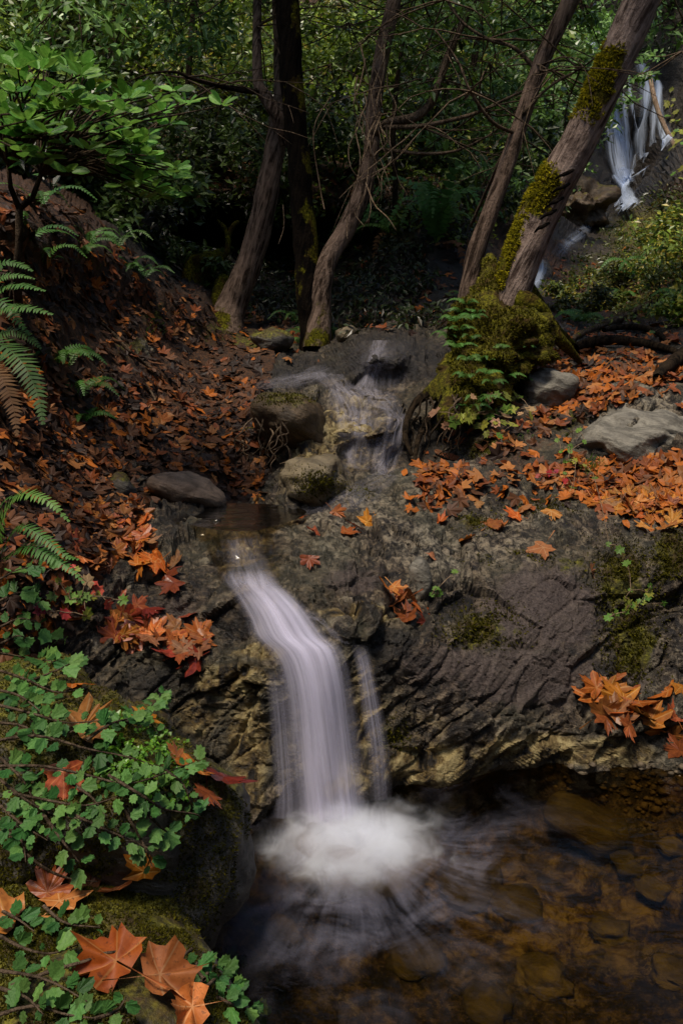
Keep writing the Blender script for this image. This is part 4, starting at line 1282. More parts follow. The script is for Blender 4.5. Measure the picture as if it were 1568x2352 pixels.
for a in ([(1190, 690, 5.8, 50), (1225, 700, 5.75, 44), (1255, 735, 5.8, 36), (1278, 775, 5.8, 30), (1305, 800, 5.9, 22), (1330, 830, 6.0, 14)], [(1205, 650, 6.0, 30), (1230, 690, 6.05, 30), (1262, 740, 6.15, 26), (1300, 780, 6.3, 22), (1330, 800, 6.5, 12)],
          [(1060, 850, 5.6, 40), (1010, 890, 5.45, 30), (965, 915, 5.3, 22), (940, 950, 5.2, 16), (930, 1000, 5.0, 12), (945, 1045, 4.9, 9)], [(1030, 900, 5.5, 22), (985, 960, 5.2, 16), (960, 1010, 5.0, 12), (950, 1070, 4.8, 9)]):
    mb = MB(); ptube(mb, a, 10, 6, .2, 7, (lambda p, d, t: .9) if a[0][0] > 1100 else (lambda p, d, t: .55 * (1 - t * 2.5))); obj('root', mb.mesh('root', M_BARK_D, attr='moss'), t5)
pts = ray_points([(1000, 600), (1150, 590), (1300, 700), (1300, 860), (1050, 980)], 14000, lambda h: mn.noise(h[0] * 5) > -.35, [BVH5])
V3, f, c = tufts(pts, .02)
tag(obj('moss', mesh_np('moss', V3, f, M_TUFT, False, {'col': c}), rf), kind='stuff')
# moss patches with fur on the trunk
me5 = [o for o in t5.children if o.name.startswith('trunk')][0].data
pts = []
mv = me5.attributes['moss'].data
vs5 = [v_.co.copy() for v_ in me5.vertices]; ns5 = [v_.normal.copy() for v_ in me5.vertices]
for po in me5.polygons:
    a = sum(mv[i].value for i in po.vertices) / len(po.vertices)
    if a > .35:
        for _ in range(26 if a > .5 else 8):
            w_ = np.random.dirichlet([1] * len(po.vertices)) if False else rng.dirichlet([1] * len(po.vertices))
            p = sum((vs5[i] * float(k) for i, k in zip(po.vertices, w_)), Vector())
            if mn.noise(p * 9) > -.2: pts.append((p, po.normal))
V3, f, c = tufts(pts, .024, col=((.14, .13, .008), (.65, .56, .03)))
tag(obj('moss', mesh_np('moss', V3, f, M_TUFT, False, {'col': c}), tk5), kind='stuff')
crown(t5, [(P(1600, -520, 6), 1.5)])
# dark healed scars low on the right of the lean
for q, (u, v) in enumerate(((1302, 398), (1292, 430), (1278, 462), (1262, 490), (1246, 520))):
    mb = MB(); w5 = 26 - q * 2
    ptube(mb, [(u + 14, v - 8, 5.74, 6), (u, v, 5.70, 9), (u - w5 * .6, v + 5, 5.70, 7), (u - w5 * 1.1, v + 14, 5.72, 3)], 6, 4, .3, 30); obj('scar', mb.mesh('scar', bpy.data.materials.get('black_bark'), attr='moss'), tk5)
# old snag with moss on the bank
sn = thing('mossy_snag', P(500, 640, 8.4), 'short crooked snag wrapped in bright moss left of the brown tree', 'snag')
mb = MB(); ptube(mb, [(440, 660, 8.3, 60), (470, 610, 8.3, 64), (500, 592, 8.3, 36), (520, 580, 8.3, 20), (524, 555, 8.3, 14), (516, 525, 8.3, 10), (500, 505, 8.3, 4)], 12, 6, .5, 8, lambda p, d, t: .9)
ptube(mb, [(522, 548, 8.3, 12), (535, 520, 8.3, 10), (548, 508, 8.3, 6)], 8, 4, .2, 8, lambda p, d, t: .9)
ptube(mb, [(515, 640, 8.2, 30), (500, 690, 8.0, 34), (510, 730, 7.9, 30)], 8, 4, .3, 8, lambda p, d, t: .9)
obj('stem', mb.mesh('stem', M_BARK_D, attr='moss'), sn)
# thin trunks behind
for q, (rows, lab) in enumerate((([(1035, 500, 11, 12), (1050, 380, 11, 14), (1075, 220, 11, 14), (1100, 60, 11.2, 14), (1120, -100, 11.5, 12)], 'thin dark tree rising behind the fern bank'),
                                 ([(905, 480, 9.5, 10), (908, 400, 9.5, 12), (902, 330, 9.5, 11), (910, 200, 9.6, 10), (930, 60, 9.8, 8), (940, -80, 10, 8)], 'slender sapling behind the pale forked stem'),
                                 ([(425, 300, 10.5, 10), (432, 180, 10.5, 12), (440, 80, 10.6, 12), (450, -80, 10.8, 10)], 'thin dark sapling left of the elbow stem'),
                                 ([(1020, 470, 13, 14), (1010, 330, 13, 14), (1005, 200, 13.2, 13), (1040, 40, 13.5, 12), (1070, -100, 14, 10)], 'thin grey tree half hidden by leaves at centre back'))):
    t = thing('tree', P(*rows[0][:3]), lab, 'tree')
    mb = MB(); ptube(mb, rows, 8, 6, .15); obj('trunk', mb.mesh('trunk', M_BARK_D, attr='moss'), t)
    top = P(*rows[-1][:3]); r2 = P(*rows[-2][:3])
    crown(t, [(r2 + Vector((.3, 0, .2)), .9), (top + Vector((0, 0, .5)), 1.2)], .09, 700, BLUEG if q % 2 else GREENS)
    twig_web(t, [P(*rows[-3][:3]), r2, (P(*rows[-3][:3]) + r2) / 2], M_TWIG, 4, 1.3, q + 3)
# pale log leaning at the far fall
lg = MB(); ptube(lg, [(1490, 165, 20.5, 8), (1500, 220, 20.2, 10), (1520, 280, 20, 10), (1560, 360, 19.6, 9)], 8, 4, .1)
tag(obj('log', lg.mesh('log', m_bark('pale_log', (.2, .13, .08), (.42, .3, .2)), attr='moss')), 'pale stripped log leaning across the far waterfall', 'log')

# bare hanging vines on the pale stem
vn = thing('hanging_vine', P(860, 290, 7.2), 'tangle of bare tan vines hanging from the pale forked stem', 'vine')
rv = random.Random(5)
for q in range(14):
    u = rv.uniform(820, 890); v = rv.uniform(20, 300)
    rows = [(u, v, 7.15, 4)]
    for k in range(6):
        u += rv.uniform(-22, 22) + (q % 3 - 1) * 5; v += rv.uniform(25, 60)
        rows.append((u, v, 7.1 + rv.uniform(-.05, .1), 3.2 - k * .35))
    mb = MB(); ptube(mb, rows, 5, 4, 0); obj('vine', mb.mesh('vine', M_TWIG_P, attr='moss'), vn)
for rows in ([(745, 480, 7, 3), (735, 430, 7, 3), (720, 300, 6.9, 2.5), (760, 220, 6.8, 2)], [(840, 420, 7, 3), (860, 470, 6.9, 3), (890, 500, 6.8, 2.4), (910, 530, 6.8, 2)], [(650, 470, 7.6, 3), (652, 520, 7.6, 2.4), (640, 560, 7.6, 2)]):
    mb = MB(); ptube(mb, rows, 5, 4, 0); obj('vine', mb.mesh('vine', M_TWIG_P, attr='moss'), vn)
# fine bare twigs reaching across the upper picture
for q, (tr_, st) in enumerate(((t1, [P(420, 178, 7.3), P(500, 196, 7.4), P(591, 60, 7.6), P(560, -30, 7.5)]), (t2, [P(1010, 180, 7.2), P(1100, 255, 6.8), P(905, 20, 7.5), P(960, 290, 7)]), (t4, [P(1120, 90, 6.5), P(1080, 210, 6.2), P(1240, 150, 6.4), P(1020, 0, 6.5), P(1330, 160, 6.4)]))):
    twig_web(tr_, st, M_TWIG, 6, 1.1, 20 + q, 'twigs', .007, .5)

# overhanging leafy sprays
def sprays(tr_, rows, cols, size, seed):
    rnd = random.Random(seed)
    for u, v, y, r in rows:
        c = P(u, v, y); mb = MB(); cs = []; rs = []
        for k in range(5):
            e = c + Vector((rnd.gauss(0, r * .7), rnd.gauss(0, r * .5), rnd.gauss(0, r * .3)))
            tube(mb, [c + Vector((0, 0, r * .6)), (c + e) / 2 + Vector((0, 0, r * .25)), e], [.008, .006, .003], 4)
            cs.append(tuple(e)); rs.append(r * rnd.uniform(.3, .55))
        V, f, c_ = foliage(cs, rs, [45] * len(cs), size, [tuple(x * 1.5 for x in q) for q in cols], .35, .42, .35)
        sp = tag(obj('spray', mesh_np('spray', V, f, M_FOL, False, {'col': c_}), tr_), kind='stuff')
        obj('twigs', mb.mesh('twigs', M_TWIG, attr='moss'), sp)


sprays(t1, [(360, 40, 8.0, .6), (450, 70, 8.2, .5), (300, 110, 7.5, .5), (520, 20, 8.3, .5), (180, 50, 7.0, .6), (60, 40, 6.5, .6), (240, 20, 7.2, .6)], BLUEG, .085, 31)
sprays(t2, [(760, 30, 8.5, .5), (800, 130, 9, .5), (960, 60, 8.5, .5), (760, 220, 9.5, .5), (930, 170, 8.8, .45)], GREENS, .08, 32)
sprays(t4, [(1060, 110, 7.5, .5), (1150, 40, 7.5, .5), (1120, 230, 8, .5), (1240, 60, 8, .5), (1030, 260, 8.5, .5), (1270, 240, 9, .5), (1200, 380, 9, .4), (1330, 60, 8, .4), (1530, 60, 8, .5), (1560, 180, 9, .4)], BLUEG, .085, 33)

# ------------------------------------------------------------------ background shrubs on the hillside
M_STEMG = m_bark('shrub_stem', (.03, .022, .014), (.1, .07, .045))


def shrub(u, v, r, n, size, cols, label, group, lift=.4, flat=.75):
    h = hit(u, v, [BVH_T])
    if not h: return
    g = h[0]
    br = random.choice((.4, .7, 1.0, 1.4, 1.9))
    wh = ('above the broadleaf shrub' if u < 250 else 'left of the elbow stem' if u < 560 else 'behind the twin dark trunk' if u < 760 else 'behind the pale forked stem' if u < 960 else 'behind the slim leaning tree' if u < 1160 else 'beside the far waterfall')
    o = thing('shrub', g, f"{'dim' if br < .7 else 'bright' if br > 1.2 else 'mid toned'} {'large' if r > 1.15 else 'small' if r < .6 else 'middling'} {label} {wh}" if group[0] != 'l' else f"{'dim' if br < .7 else 'bright' if br > 1.2 else 'mid toned'} {label}", 'shrub', group)
    cen = g + Vector((0, -r * .3, r * lift))
    spots = [(cen + Vector((random.gauss(0, r * .55), random.gauss(0, r * .35), random.gauss(0, r * .4))), r * random.uniform(.35, .7)) for _ in range(7)]
    V, f, c = foliage([tuple(s[0]) for s in spots], [s[1] for s in spots], [n // 7] * 7, size * random.uniform(.8, 1.25), [tuple(x * br for x in q) for q in cols], flat)
    obj('foliage', mesh_np('foliage', V, f, M_FOL, False, {'col': c}), o)
    mb = MB()
    for s in spots[:5]:
        m_ = (g + s[0]) / 2 + Vector((random.gauss(0, .1 * r), 0, 0))
        tube(mb, [g, m_, s[0]], [.02 * r + .006, .014 * r + .005, .005], 5)
    obj('stem', mb.mesh('stem', M_STEMG, attr='moss'), o)
    return o


LAB = {'g': ('small leaved evergreen shrub', 'dark green hillside shrubs', GREENS), 'y': ('yellowing shrub', 'yellowing hillside shrubs', YELLOWS + GREENS),
       'b': ('blue green leafy sapling', 'blue green saplings near the far fall', BLUEG), 'r': ('low green shrub on the slope right of the mossy tree', 'low shrubs right of the mossy tree', GREENS + YELLOWS + YELLOWS),
       'h': ('shrub hanging over the hollow', 'shrubs over the hollow', [(.05, .085, .014), (.07, .11, .02), (.03, .05, .01)])}
for k, rows in {'g': [(30, 60, 1.3), (140, 30, 1.3), (260, 80, 1.3), (380, 30, 1.4), (80, 150, 1.1), (210, 170, 1.1), (330, 170, 1.1), (20, 240, 1.0), (560, 40, 1.3), (760, 60, 1.3), (780, 180, 1.2), (940, 60, 1.5), (960, 180, 1.3), (820, 280, 1.0), (930, 320, 1.0), (500, 120, 1.2), (720, 330, .9), (480, -60, 1.5), (200, -60, 1.5), (760, -60, 1.5), (1000, -60, 1.6), (640, 130, 1.1), (1010, 300, 1.1), (880, 220, 1.0), (740, 250, 1.0), (1020, 60, 1.4), (620, 250, .9), (100, 330, .7), (200, 380, .6)],
                'y': [(700, 60, .9), (740, 160, .8), (800, 240, .8), (640, 200, .8), (420, 230, .8), (960, 300, .8), (500, 60, .9), (470, 150, .9), (560, 240, .8), (700, 260, .8), (610, 330, .7), (520, 300, .8), (790, 120, .9), (740, 300, .7), (980, 240, .7), (1020, 380, .7), (560, 140, .9)],
                'b': [(1070, 60, 1.4), (1130, 150, 1.3), (1090, 260, 1.2), (1180, 60, 1.5), (1240, 180, 1.4), (1270, 60, 1.6), (1160, 330, 1.1), (1250, 300, 1.3), (1280, 400, 1.0), (1320, 20, 1.4), (1180, 420, .9), (1060, 360, 1.0), (1330, 200, .9), (1550, 60, 1.5), (1545, 20, 1.6), (1100, -60, 1.6), (1300, -60, 1.6), (1500, -60, 1.8)],
                'r': [(1545, 560, .4), (1480, 640, .28), (1560, 640, .35), (1530, 690, .25), (1420, 670, .25), (1380, 700, .22), (1560, 500, .4), (1550, 740, .2), (1310, 720, .2), (1280, 690, .2)],
                'h': [(150, 420, .35), (220, 470, .4), (290, 530, .4), (360, 585, .4), (60, 400, .35), (440, 640, .3), (120, 400, .4), (190, 440, .4), (300, 400, .6), (390, 400, .7), (450, 380, .7), (540, 400, .6), (700, 400, .7), (780, 420, .7), (880, 400, .8), (960, 400, .8), (1040, 420, .7), (240, 340, .7), (350, 330, .7), (460, 310, .8), (660, 420, .6), (1130, 470, .6)]}.items():
    lab, grp, cols = LAB[k]
    for u, v, r in rows:
        n = 1500 if k in 'gb' else 1000 if k == 'y' else 900
        shrub(u, v, r, n, {'g': .115, 'y': .09, 'b': .13, 'r': .06, 'h': .09}[k], cols, lab, grp)
# ------------------------------------------------------------------ leaves: shapes
def leaf_mesh(name, outline, mat, curl, seed, fold=.0, petiole=.0, ring=False, wob=.0):
    """outline: closed list of (x, y) around the leaf, y = tip direction; a fan (or ring) of faces bent by curl"""
    r_ = random.Random(seed)
    n = len(outline)
    ph = r_.uniform(0, 6); ph2 = r_.uniform(0, 6)

    def z(x, y):
        a = math.atan2(y, x); d = math.hypot(x, y)
        return curl * d * d * (1 + .7 * math.sin(2 * a + ph)) + fold * abs(x) + wob * d * math.sin(5 * a + ph2) + wob * .6 * d * d * math.sin(9 * a + ph) - (.09 * d * math.cos(2 * math.pi * (math.degrees(a) - 90) / 49) if petiole and ring else 0)
    sx_, sk_ = r_.uniform(.78, 1.1), r_.uniform(-.18, .18)
    if wob: outline = [((x + sk_ * y) * sx_ * k_, y * k_) for (x, y), k_ in ((o_, r_.uniform(.84, 1.1)) for o_ in outline)]
    V = [(0, .02, z(0, 0))]
    rings = (.35, .7, 1.0) if ring else (1.0,)
    for s in rings:
        V += [(x * s, y * s, z(x * s, y * s)) for x, y in outline]
    f = [(0, 1 + k, 1 + (k + 1) % n) for k in range(n)]
    for q in range(len(rings) - 1):
        a = 1 + q * n
        f += [(a + k, a + n + k, a + n + (k + 1) % n, a + (k + 1) % n) for k in range(n)]
    if petiole:
        b = len(V); yb = min(y for x, y in outline)
        V += [(-.012, 0, 0), (.012, 0, 0), (.05 * r_.uniform(-1, 1) + .006, yb - petiole, .12 * petiole), (.04 * r_.uniform(-1, 1) - .006, yb - petiole, .12 * petiole)]
        f += [(b, b + 1, b + 2, b + 3)]
    me = bpy.data.meshes.new(name); me.from_pydata(V, [], f)
    me.polygons.foreach_set('use_smooth', [ring] * len(f)); me.materials.append(mat)
    return me


half = [(0, 1.0), (9, .76), (15, .80), (21, .64), (27, .52), (33, .66), (39, .74), (48, .94), (57, .76), (64, .77), (74, .5), (86, .58), (100, .70), (114, .5), (135, .36), (165, .22)]
MAPLE = [(r_ * math.sin(R(a)), r_ * math.cos(R(a))) for a, r_ in half] + [(-r_ * math.sin(R(a)), r_ * math.cos(R(a))) for a, r_ in reversed(half[1:])]
MAPLE = [(x * .62, y * .62) for x, y in MAPLE]      # about 1.0 across
BIGM = [(x * (1 + 1.15 * max(0, .78 - math.hypot(x, y) / .62)), y * (1 + 1.15 * max(0, .78 - math.hypot(x, y) / .62))) for x, y in MAPLE]
OVAL = [(.0, 1.0), (.16, .88), (.27, .66), (.29, .45), (.22, .22), (.07, .03), (0, 0), (-.07, .03), (-.22, .22), (-.29, .45), (-.27, .66), (-.16, .88)]
TOOTH = []
for k in range(18):
    a = 2 * math.pi * k / 18
    rr_ = (.52 if k % 2 == 0 else .41) * (1 if abs(math.sin(a)) > .2 else .95)
    TOOTH.append((rr_ * .92 * math.sin(a), .5 + rr_ * math.cos(a)))
VINE = [(.0, .55), (.12, .36), (.3, .42), (.24, .18), (.42, .05), (.25, -.08), (.2, -.28), (0, -.15), (-.2, -.28), (-.25, -.08), (-.42, .05), (-.24, .18), (-.3, .42), (-.12, .36)]

ML = {'orange': m_leaf('leaf_orange', (.30, .072, .004), (.52, .15, .012), 5, .6, .12, vein=(.7, .4, .12)), 'tan': m_leaf('leaf_tan', (.30, .095, .012), (.5, .19, .04), 5, .65, .12, vein=(.7, .45, .2)),
      'brown': m_leaf('leaf_brown', (.12, .045, .018), (.29, .115, .045), 6, .6, .1, vein=(.4, .22, .1)), 'rust': m_leaf('leaf_rust', (.2, .05, .015), (.4, .12, .03), 6, .4, .1, vein=(.5, .22, .06)), 'wine': m_leaf('leaf_wet_red', (.12, .025, .012), (.25, .055, .02), 6, .25, .08)}
FL = {k: [leaf_mesh('fallen_leaf', MAPLE, m, c_, q * 7 + 3, petiole=.45 if q % 2 else .0, wob=w_) for q, (c_, w_) in enumerate(((.22, .05), (-.2, .05), (.38, .07), (.1, .04), (-.35, .07), (.55, .08)))] for k, m in ML.items()}


def fleaf(u, v, size, col, label, group, tilt=.25, var=None, up=.008, only=None, n=None):
    h = hit(u, v, only)
    if not h: return None
    nn = (h[1] + Vector((0, -.12, .45))).normalized() if n is None else Vector(n)
    o = obj('fallen_leaf', random.choice(FL[col]) if var is None else FL[col][var], mw=basis(h[0] + h[1] * (up + size * .06), nn, random.uniform(0, 6.28), size, tilt))
    return tag(o, label, 'leaf', group)


CW = {'orange': 'bright orange', 'tan': 'pale tan', 'brown': 'dull brown', 'rust': 'rust coloured', 'wine': 'dark red'}
S_A = 'orange fallen maple leaf in the drift between the outcrops on the rock slope'
for u, v, s in ((1250, 1262, .155),):
    fleaf(u, v, s, 'tan', 'pale orange maple leaf lying alone on the bare grey rock face', 'single leaves on the rock', .1, 3)
for u, v, s, c in ((840, 1200, .13, 'orange'), (790, 1228, .12, 'orange'), (722, 1228, .1, 'rust'), (684, 1195, .11, 'rust'), (1012, 1205, .11, 'orange'), (1070, 1245, .11, 'orange'), (1125, 1214, .14, 'rust'), (1150, 1222, .11, 'rust'), (1185, 1192, .14, 'orange'),
                   (1262, 1180, .14, 'tan'), (712, 1284, .09, 'rust'), (1530, 1220, .13, 'rust'), (990, 1282, .09, 'brown'), (1100, 1160, .12, 'brown'), (815, 1215, .11, 'orange'), (770, 1180, .1, 'rust'), (1470, 1190, .12, 'orange'), (1350, 1310, .08, 'brown')):
    fleaf(u, v, s, c, f'single {CW[c]} maple leaf resting on the bare rock shelf right of the stream', 'single leaves on the rock')
for u, v, s, c in ((888, 1358, .14, 'orange'), (905, 1350, .12, 'orange'), (922, 1375, .15, 'rust'), (938, 1372, .13, 'rust'), (955, 1400, .12, 'orange'), (905, 1395, .12, 'rust'), (940, 1425, .12, 'wine'), (968, 1428, .11, 'wine'), (925, 1418, .1, 'brown')):
    fleaf(u, v, s, c, f'{CW[c]} maple leaf in the clump caught on the ledge beside the pale slab', 'leaf clump on the ledge', .35)
for u, v, s, c in ((1355, 1605, .17, 'orange'), (1375, 1635, .17, 'rust'), (1395, 1590, .17, 'orange'), (1412, 1565, .15, 'tan'), (1428, 1612, .2, 'orange'), (1405, 1640, .17, 'rust'), (1450, 1640, .16, 'orange'), (1475, 1650, .15, 'tan'), (1495, 1655, .18, 'orange'), (1520, 1672, .17, 'orange'), (1545, 1685, .14, 'rust'),
                   (1540, 1592, .15, 'orange'), (1555, 1580, .13, 'orange'), (1440, 1600, .16, 'orange'), (1465, 1620, .16, 'orange'), (1385, 1655, .13, 'wine'), (1440, 1670, .12, 'rust'), (1560, 1720, .13, 'wine'), (1365, 1580, .14, 'orange'), (1545, 1650, .12, 'rust')):
    fleaf(u, v, s, c, f'{CW[c]} maple leaf in the drift lodged just above the pool edge', 'leaf drift above the pool', .3)
for _ in range(46):
    u = random.uniform(255, 470); v = 1400 + (u - 255) * .32 + random.gauss(15, 26)
    _c = random.choice(['rust', 'wine', 'wine', 'brown', 'rust', 'orange'])
    fleaf(u, v, random.uniform(.09, .14), _c, f'{CW[_c]} wet maple leaf matted on the {"upper" if v < 1450 else "lower"} ledge left of the fall', 'wet leaves left of the fall', .3)
for u, v, s, c in ((395, 1320, .14, 'wine'), (400, 1345, .14, 'wine'), (360, 1275, .12, 'orange'), (375, 1288, .12, 'orange'), (345, 1290, .12, 'orange')):
    fleaf(u, v, s, c, 'maple leaf lying on the steep rock left of the chute', 'wet leaves left of the fall', .2)
for u, v, s, c, l in ((165, 1585, .11, 'orange', 'orange maple leaf on the upper moss of the big boulder'), (315, 1650, .11, 'orange', 'curled orange leaf on the boulder edge above the dark rock wall'), (185, 1680, .14, 'tan', 'dry tan curled leaf standing among the toothed leaves'), (500, 1795, .15, 'wine', 'dark red maple leaf at the outer edge of the big boulder'),
                      (440, 1775, .12, 'orange', 'small orange leaf tucked behind the dark red leaf on the boulder'), (465, 1825, .13, 'wine', 'wet red leaf hanging on the boulder side above the pool'), (330, 1990, .12, 'orange', 'bright orange crumpled leaf on the lower mossy rock'), (255, 2062, .11, 'tan', 'brown tan leaf flat on the lower mossy rock'),
                      (140, 2085, .13, 'tan', 'folded tan leaf leaning on the lower mossy rock'), (210, 2020, .1, 'brown', 'thin orange brown leaf under the twig on the mossy rock'), (110, 2070, .12, 'rust', 'rust leaf beside the folded tan leaf'), (150, 1770, .15, 'rust', 'rust leaf half hidden under the toothed leaves'), (400, 1755, .11, 'rust', 'rust leaf stuck beside the grass blades on the boulder')):
    fleaf(u, v, s, c, l, None, .3, up=.012)
for k, (u, v, s, c, l) in enumerate(((265, 2240, .25, 'orange', 'large orange maple leaf with upturned lobes on the front mossy rock'), (350, 2265, .22, 'tan', 'large tan curled maple leaf beside the orange one'), (420, 2335, .16, 'tan', 'rolled tan leaf at the foot of the front mossy rock'), (20, 2130, .2, 'rust', 'shaded rust leaf beneath the low bush on the front rock'))):
    h = hit(u, v)
    me = leaf_mesh('fallen_leaf', BIGM, ML[c], (.35, .6, 1.0, .4, .4, .7)[k], 40 + k, ring=True, wob=.26, petiole=.5)
    o = obj('fallen_leaf', me, mw=basis(h[0] + h[1] * .03, h[1] + Vector((0, -.5, .5)), (2.6, .4, 1.2, 3, 0, 1.8)[k], s * .72, .15)); tag(o, l, 'leaf')

# 300 of the right slope / left slope as single things, the rest as stuff
RD = [([(1195, 850), (1290, 775), (1568, 760), (1568, 880), (1400, 930), (1250, 900)], .13, 1.0), ([(1000, 1085), (1150, 1000), (1240, 925), (1420, 900), (1400, 960), (1260, 1000), (1100, 1085), (1010, 1120)], .14, 1.2), ([(950, 1165), (985, 1060), (1100, 1090), (1080, 1150)], .14, 1.3),
      ([(1180, 1090), (1390, 1070), (1568, 1060), (1568, 1190), (1450, 1190), (1300, 1120), (1200, 1130)], .14, 1.4)]
nR = 0
singles = []
stuff = []
for poly, s, wgt in [(a_, b_ * .78, c_ * 1.25) for a_, b_, c_ in RD]:
    us = [p[0] for p in poly]; vs2 = [p[1] for p in poly]
    tries = int(260 * wgt)
    for _ in range(tries):
        u = random.uniform(min(us), max(us)); v = random.uniform(min(vs2), max(vs2))
        if not inpoly(u, v, poly): continue
        u += random.gauss(0, 22); v += random.gauss(0, 16)
        h = hit(u, v)
        if not h or mn.noise(h[0] * 1.7 + Vector((3, 1, 0))) < -.18: continue
        if ((u - 1470) / 120) ** 2 + ((v - 985) / 62) ** 2 < 1 or ((u - 1262) / 62) ** 2 + ((v - 895) / 42) ** 2 < 1: continue
        singles.append((u, v, s * random.uniform(.7, 1.1), random.choices(['orange', 'tan', 'brown', 'rust'], [5, 3, 2, 3])[0], 'R'))
LP_ = [([(270, 1230), (150, 1180), (250, 1130), (330, 1180), (380, 1280), (420, 1300), (200, 1320), (140, 1250)], 130, .13), ([(300, 990), (420, 900), (580, 960), (640, 990), (560, 1030), (380, 1060)], 110, .13), ([(100, 1000), (300, 900), (330, 1100), (120, 1150)], 60, .12), ([(480, 1030), (600, 1020), (610, 1150), (530, 1150)], 30, .11)]
for poly, n, s in LP_:
    us = [p[0] for p in poly]; vs2 = [p[1] for p in poly]
    for _ in range(n):
        u = random.uniform(min(us), max(us)); v = random.uniform(min(vs2), max(vs2))
        if inpoly(u, v, poly): singles.append((u, v, s * random.uniform(.7, 1.1), random.choices(['orange', 'tan', 'brown', 'rust'], [4, 1, 3, 4])[0], 'L'))
random.shuffle(singles)


def RZ_(u, v):
    if v < 925: return 'wide drift beside the mossy tree on the rock slope'
    if u < 1110 and v > 1050: return 'pile at the stream end of the rock slope'
    if v < 1040: return 'drift below the pale boulder on the rock slope'
    return 'drift along the top edge of the dark rock face'


def LZ_(u, v):
    if v > 1170: return 'on the near bank above the wet ledge'
    if u > 470: return 'under the bank with the dangling roots'
    return 'around the brown boulder' if u > 300 else 'on the bank beside the young fern'


have = sum(1 for o in COL.objects if o.name.startswith('fallen_leaf'))
room = 300 - have
singles.sort(key=lambda a: -a[1])
for u, v, s, c, k in singles[:room]:
    if k == 'R': fleaf(u, v, s, c, f'{CW[c]} maple leaf in the {RZ_(u, v)}', 'leaf drifts on the right rock slope', .25)
    else: fleaf(u, v, s, c, f'{CW[c]} maple leaf in the litter {LZ_(u, v)}', 'leaf litter on the left bank', .3)
stuff += [(u, v, s, c) for u, v, s, c, k in singles[room:]]
# remaining litter
for poly, n, s in (([(0, 430), (180, 480), (350, 600), (530, 700), (640, 770), (620, 880), (590, 950), (640, 1000), (600, 1150), (320, 1160), (250, 1250), (180, 1350), (170, 1440), (0, 1550), (-60, 1000)], 5200, .1), (RD[0][0], 300, .11), (RD[1][0], 260, .11), (RD[2][0], 110, .11), (RD[3][0], 260, .11), ([(960, 1190), (1000, 1020), (1200, 880), (1568, 760), (1568, 1200), (1300, 1190), (1100, 1140)], 420, .1), ([(1250, 620), (1568, 560), (1568, 760), (1300, 770)], 260, .1), ([(500, 680), (780, 720), (780, 800), (600, 830)], 240, .09), ([(200, 860), (420, 830), (600, 880), (640, 1000), (600, 1150), (520, 1090), (330, 1080), (200, 1200), (100, 1050)], 1500, .095), ([(330, 430), (800, 200), (1000, 300), (800, 480)], 300, .14), ([(540, 690), (760, 560), (1060, 560), (1060, 760), (780, 780), (600, 740)], 330, .11)):
    us = [p[0] for p in poly]; vs2 = [p[1] for p in poly]
    left = poly[0] in ((0, 430), (540, 690), (200, 860))
    for _ in range(n):
        u = random.uniform(min(us), max(us)); v = random.uniform(min(vs2), max(vs2))
        if not inpoly(u, v, poly): continue
        if not left: u += random.gauss(0, 18); v += random.gauss(0, 14)
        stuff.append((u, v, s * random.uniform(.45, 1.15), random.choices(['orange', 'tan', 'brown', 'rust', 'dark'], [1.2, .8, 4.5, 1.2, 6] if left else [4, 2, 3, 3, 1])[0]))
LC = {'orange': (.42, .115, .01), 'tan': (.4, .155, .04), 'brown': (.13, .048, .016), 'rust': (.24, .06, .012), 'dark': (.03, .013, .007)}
half2 = [(0, 1.0), (12, .78), (26, .52), (37, .72), (48, .94), (60, .76), (73, .5), (100, .70), (135, .34)]
MAP2 = [(r_ * .62 * math.sin(R(a)), r_ * .62 * math.cos(R(a))) for a, r_ in half2] + [(-r_ * .62 * math.sin(R(a)), r_ * .62 * math.cos(R(a))) for a, r_ in reversed(half2[1:])]
MAP2 = np.array([(0, 0)] + MAP2)
nv = len(MAP2)
Fm = np.array([(0, 1 + k, 1 + (k + 1) % (nv - 1)) for k in range(nv - 1)])
VV, FF, CC = [], [], []
OV2 = np.array([(0, .0), (0, .5), (.1, .38), (.17, .2), (.18, .0), (.15, -.2), (.08, -.36), (0, -.45), (-.05, -.4), (-.1, -.32), (-.15, -.18), (-.17, -.05), (-.18, .05), (-.17, .18), (-.14, .28), (-.1, .38), (-.05, .45), (-.02, .48)])
assert len(OV2) == nv, (len(OV2), nv)
MAPL = MAP2
for u, v, s, c in stuff:
    h = hit(u, v, [BVH_T])
    if not h: continue
    if h[0].x < 0 and v > 520 and mn.noise(h[0] * 1.4 + Vector((0, 9, 0))) < -.08 and random.random() < .45: continue
    if ((u - 1470) / 120) ** 2 + ((v - 985) / 62) ** 2 < 1 or ((u - 1262) / 62) ** 2 + ((v - 895) / 42) ** 2 < 1: continue
    MAP2 = OV2 if random.random() < .35 else MAPL
    M = np.array(basis(h[0] + h[1] * (.006 + random.random() * s * .18), h[1] + Vector((0, -.12, .35)), random.random() * 6.28, s, .25))
    d2 = (MAP2 ** 2).sum(1); a = np.arctan2(MAP2[:, 1], MAP2[:, 0])
    z = random.uniform(-.5, .6) * d2 * (1 + .8 * np.sin(2 * a + random.random() * 6)) + .12 * np.sqrt(d2) * np.sin(5 * a + random.random() * 6)
    L3 = np.column_stack([MAP2, z])
    FF.append(Fm + len(VV) * nv)
    VV.append(L3 @ M[:3, :3].T + M[:3, 3]); CC.append(np.tile(np.array(LC[c]) * random.uniform(.6, 1.25), (nv, 1)))
M_LIT = m_leaf('litter_leaf', (0, 0, 0), (0, 0, 0), 30, .6, .1, attrcol=True)
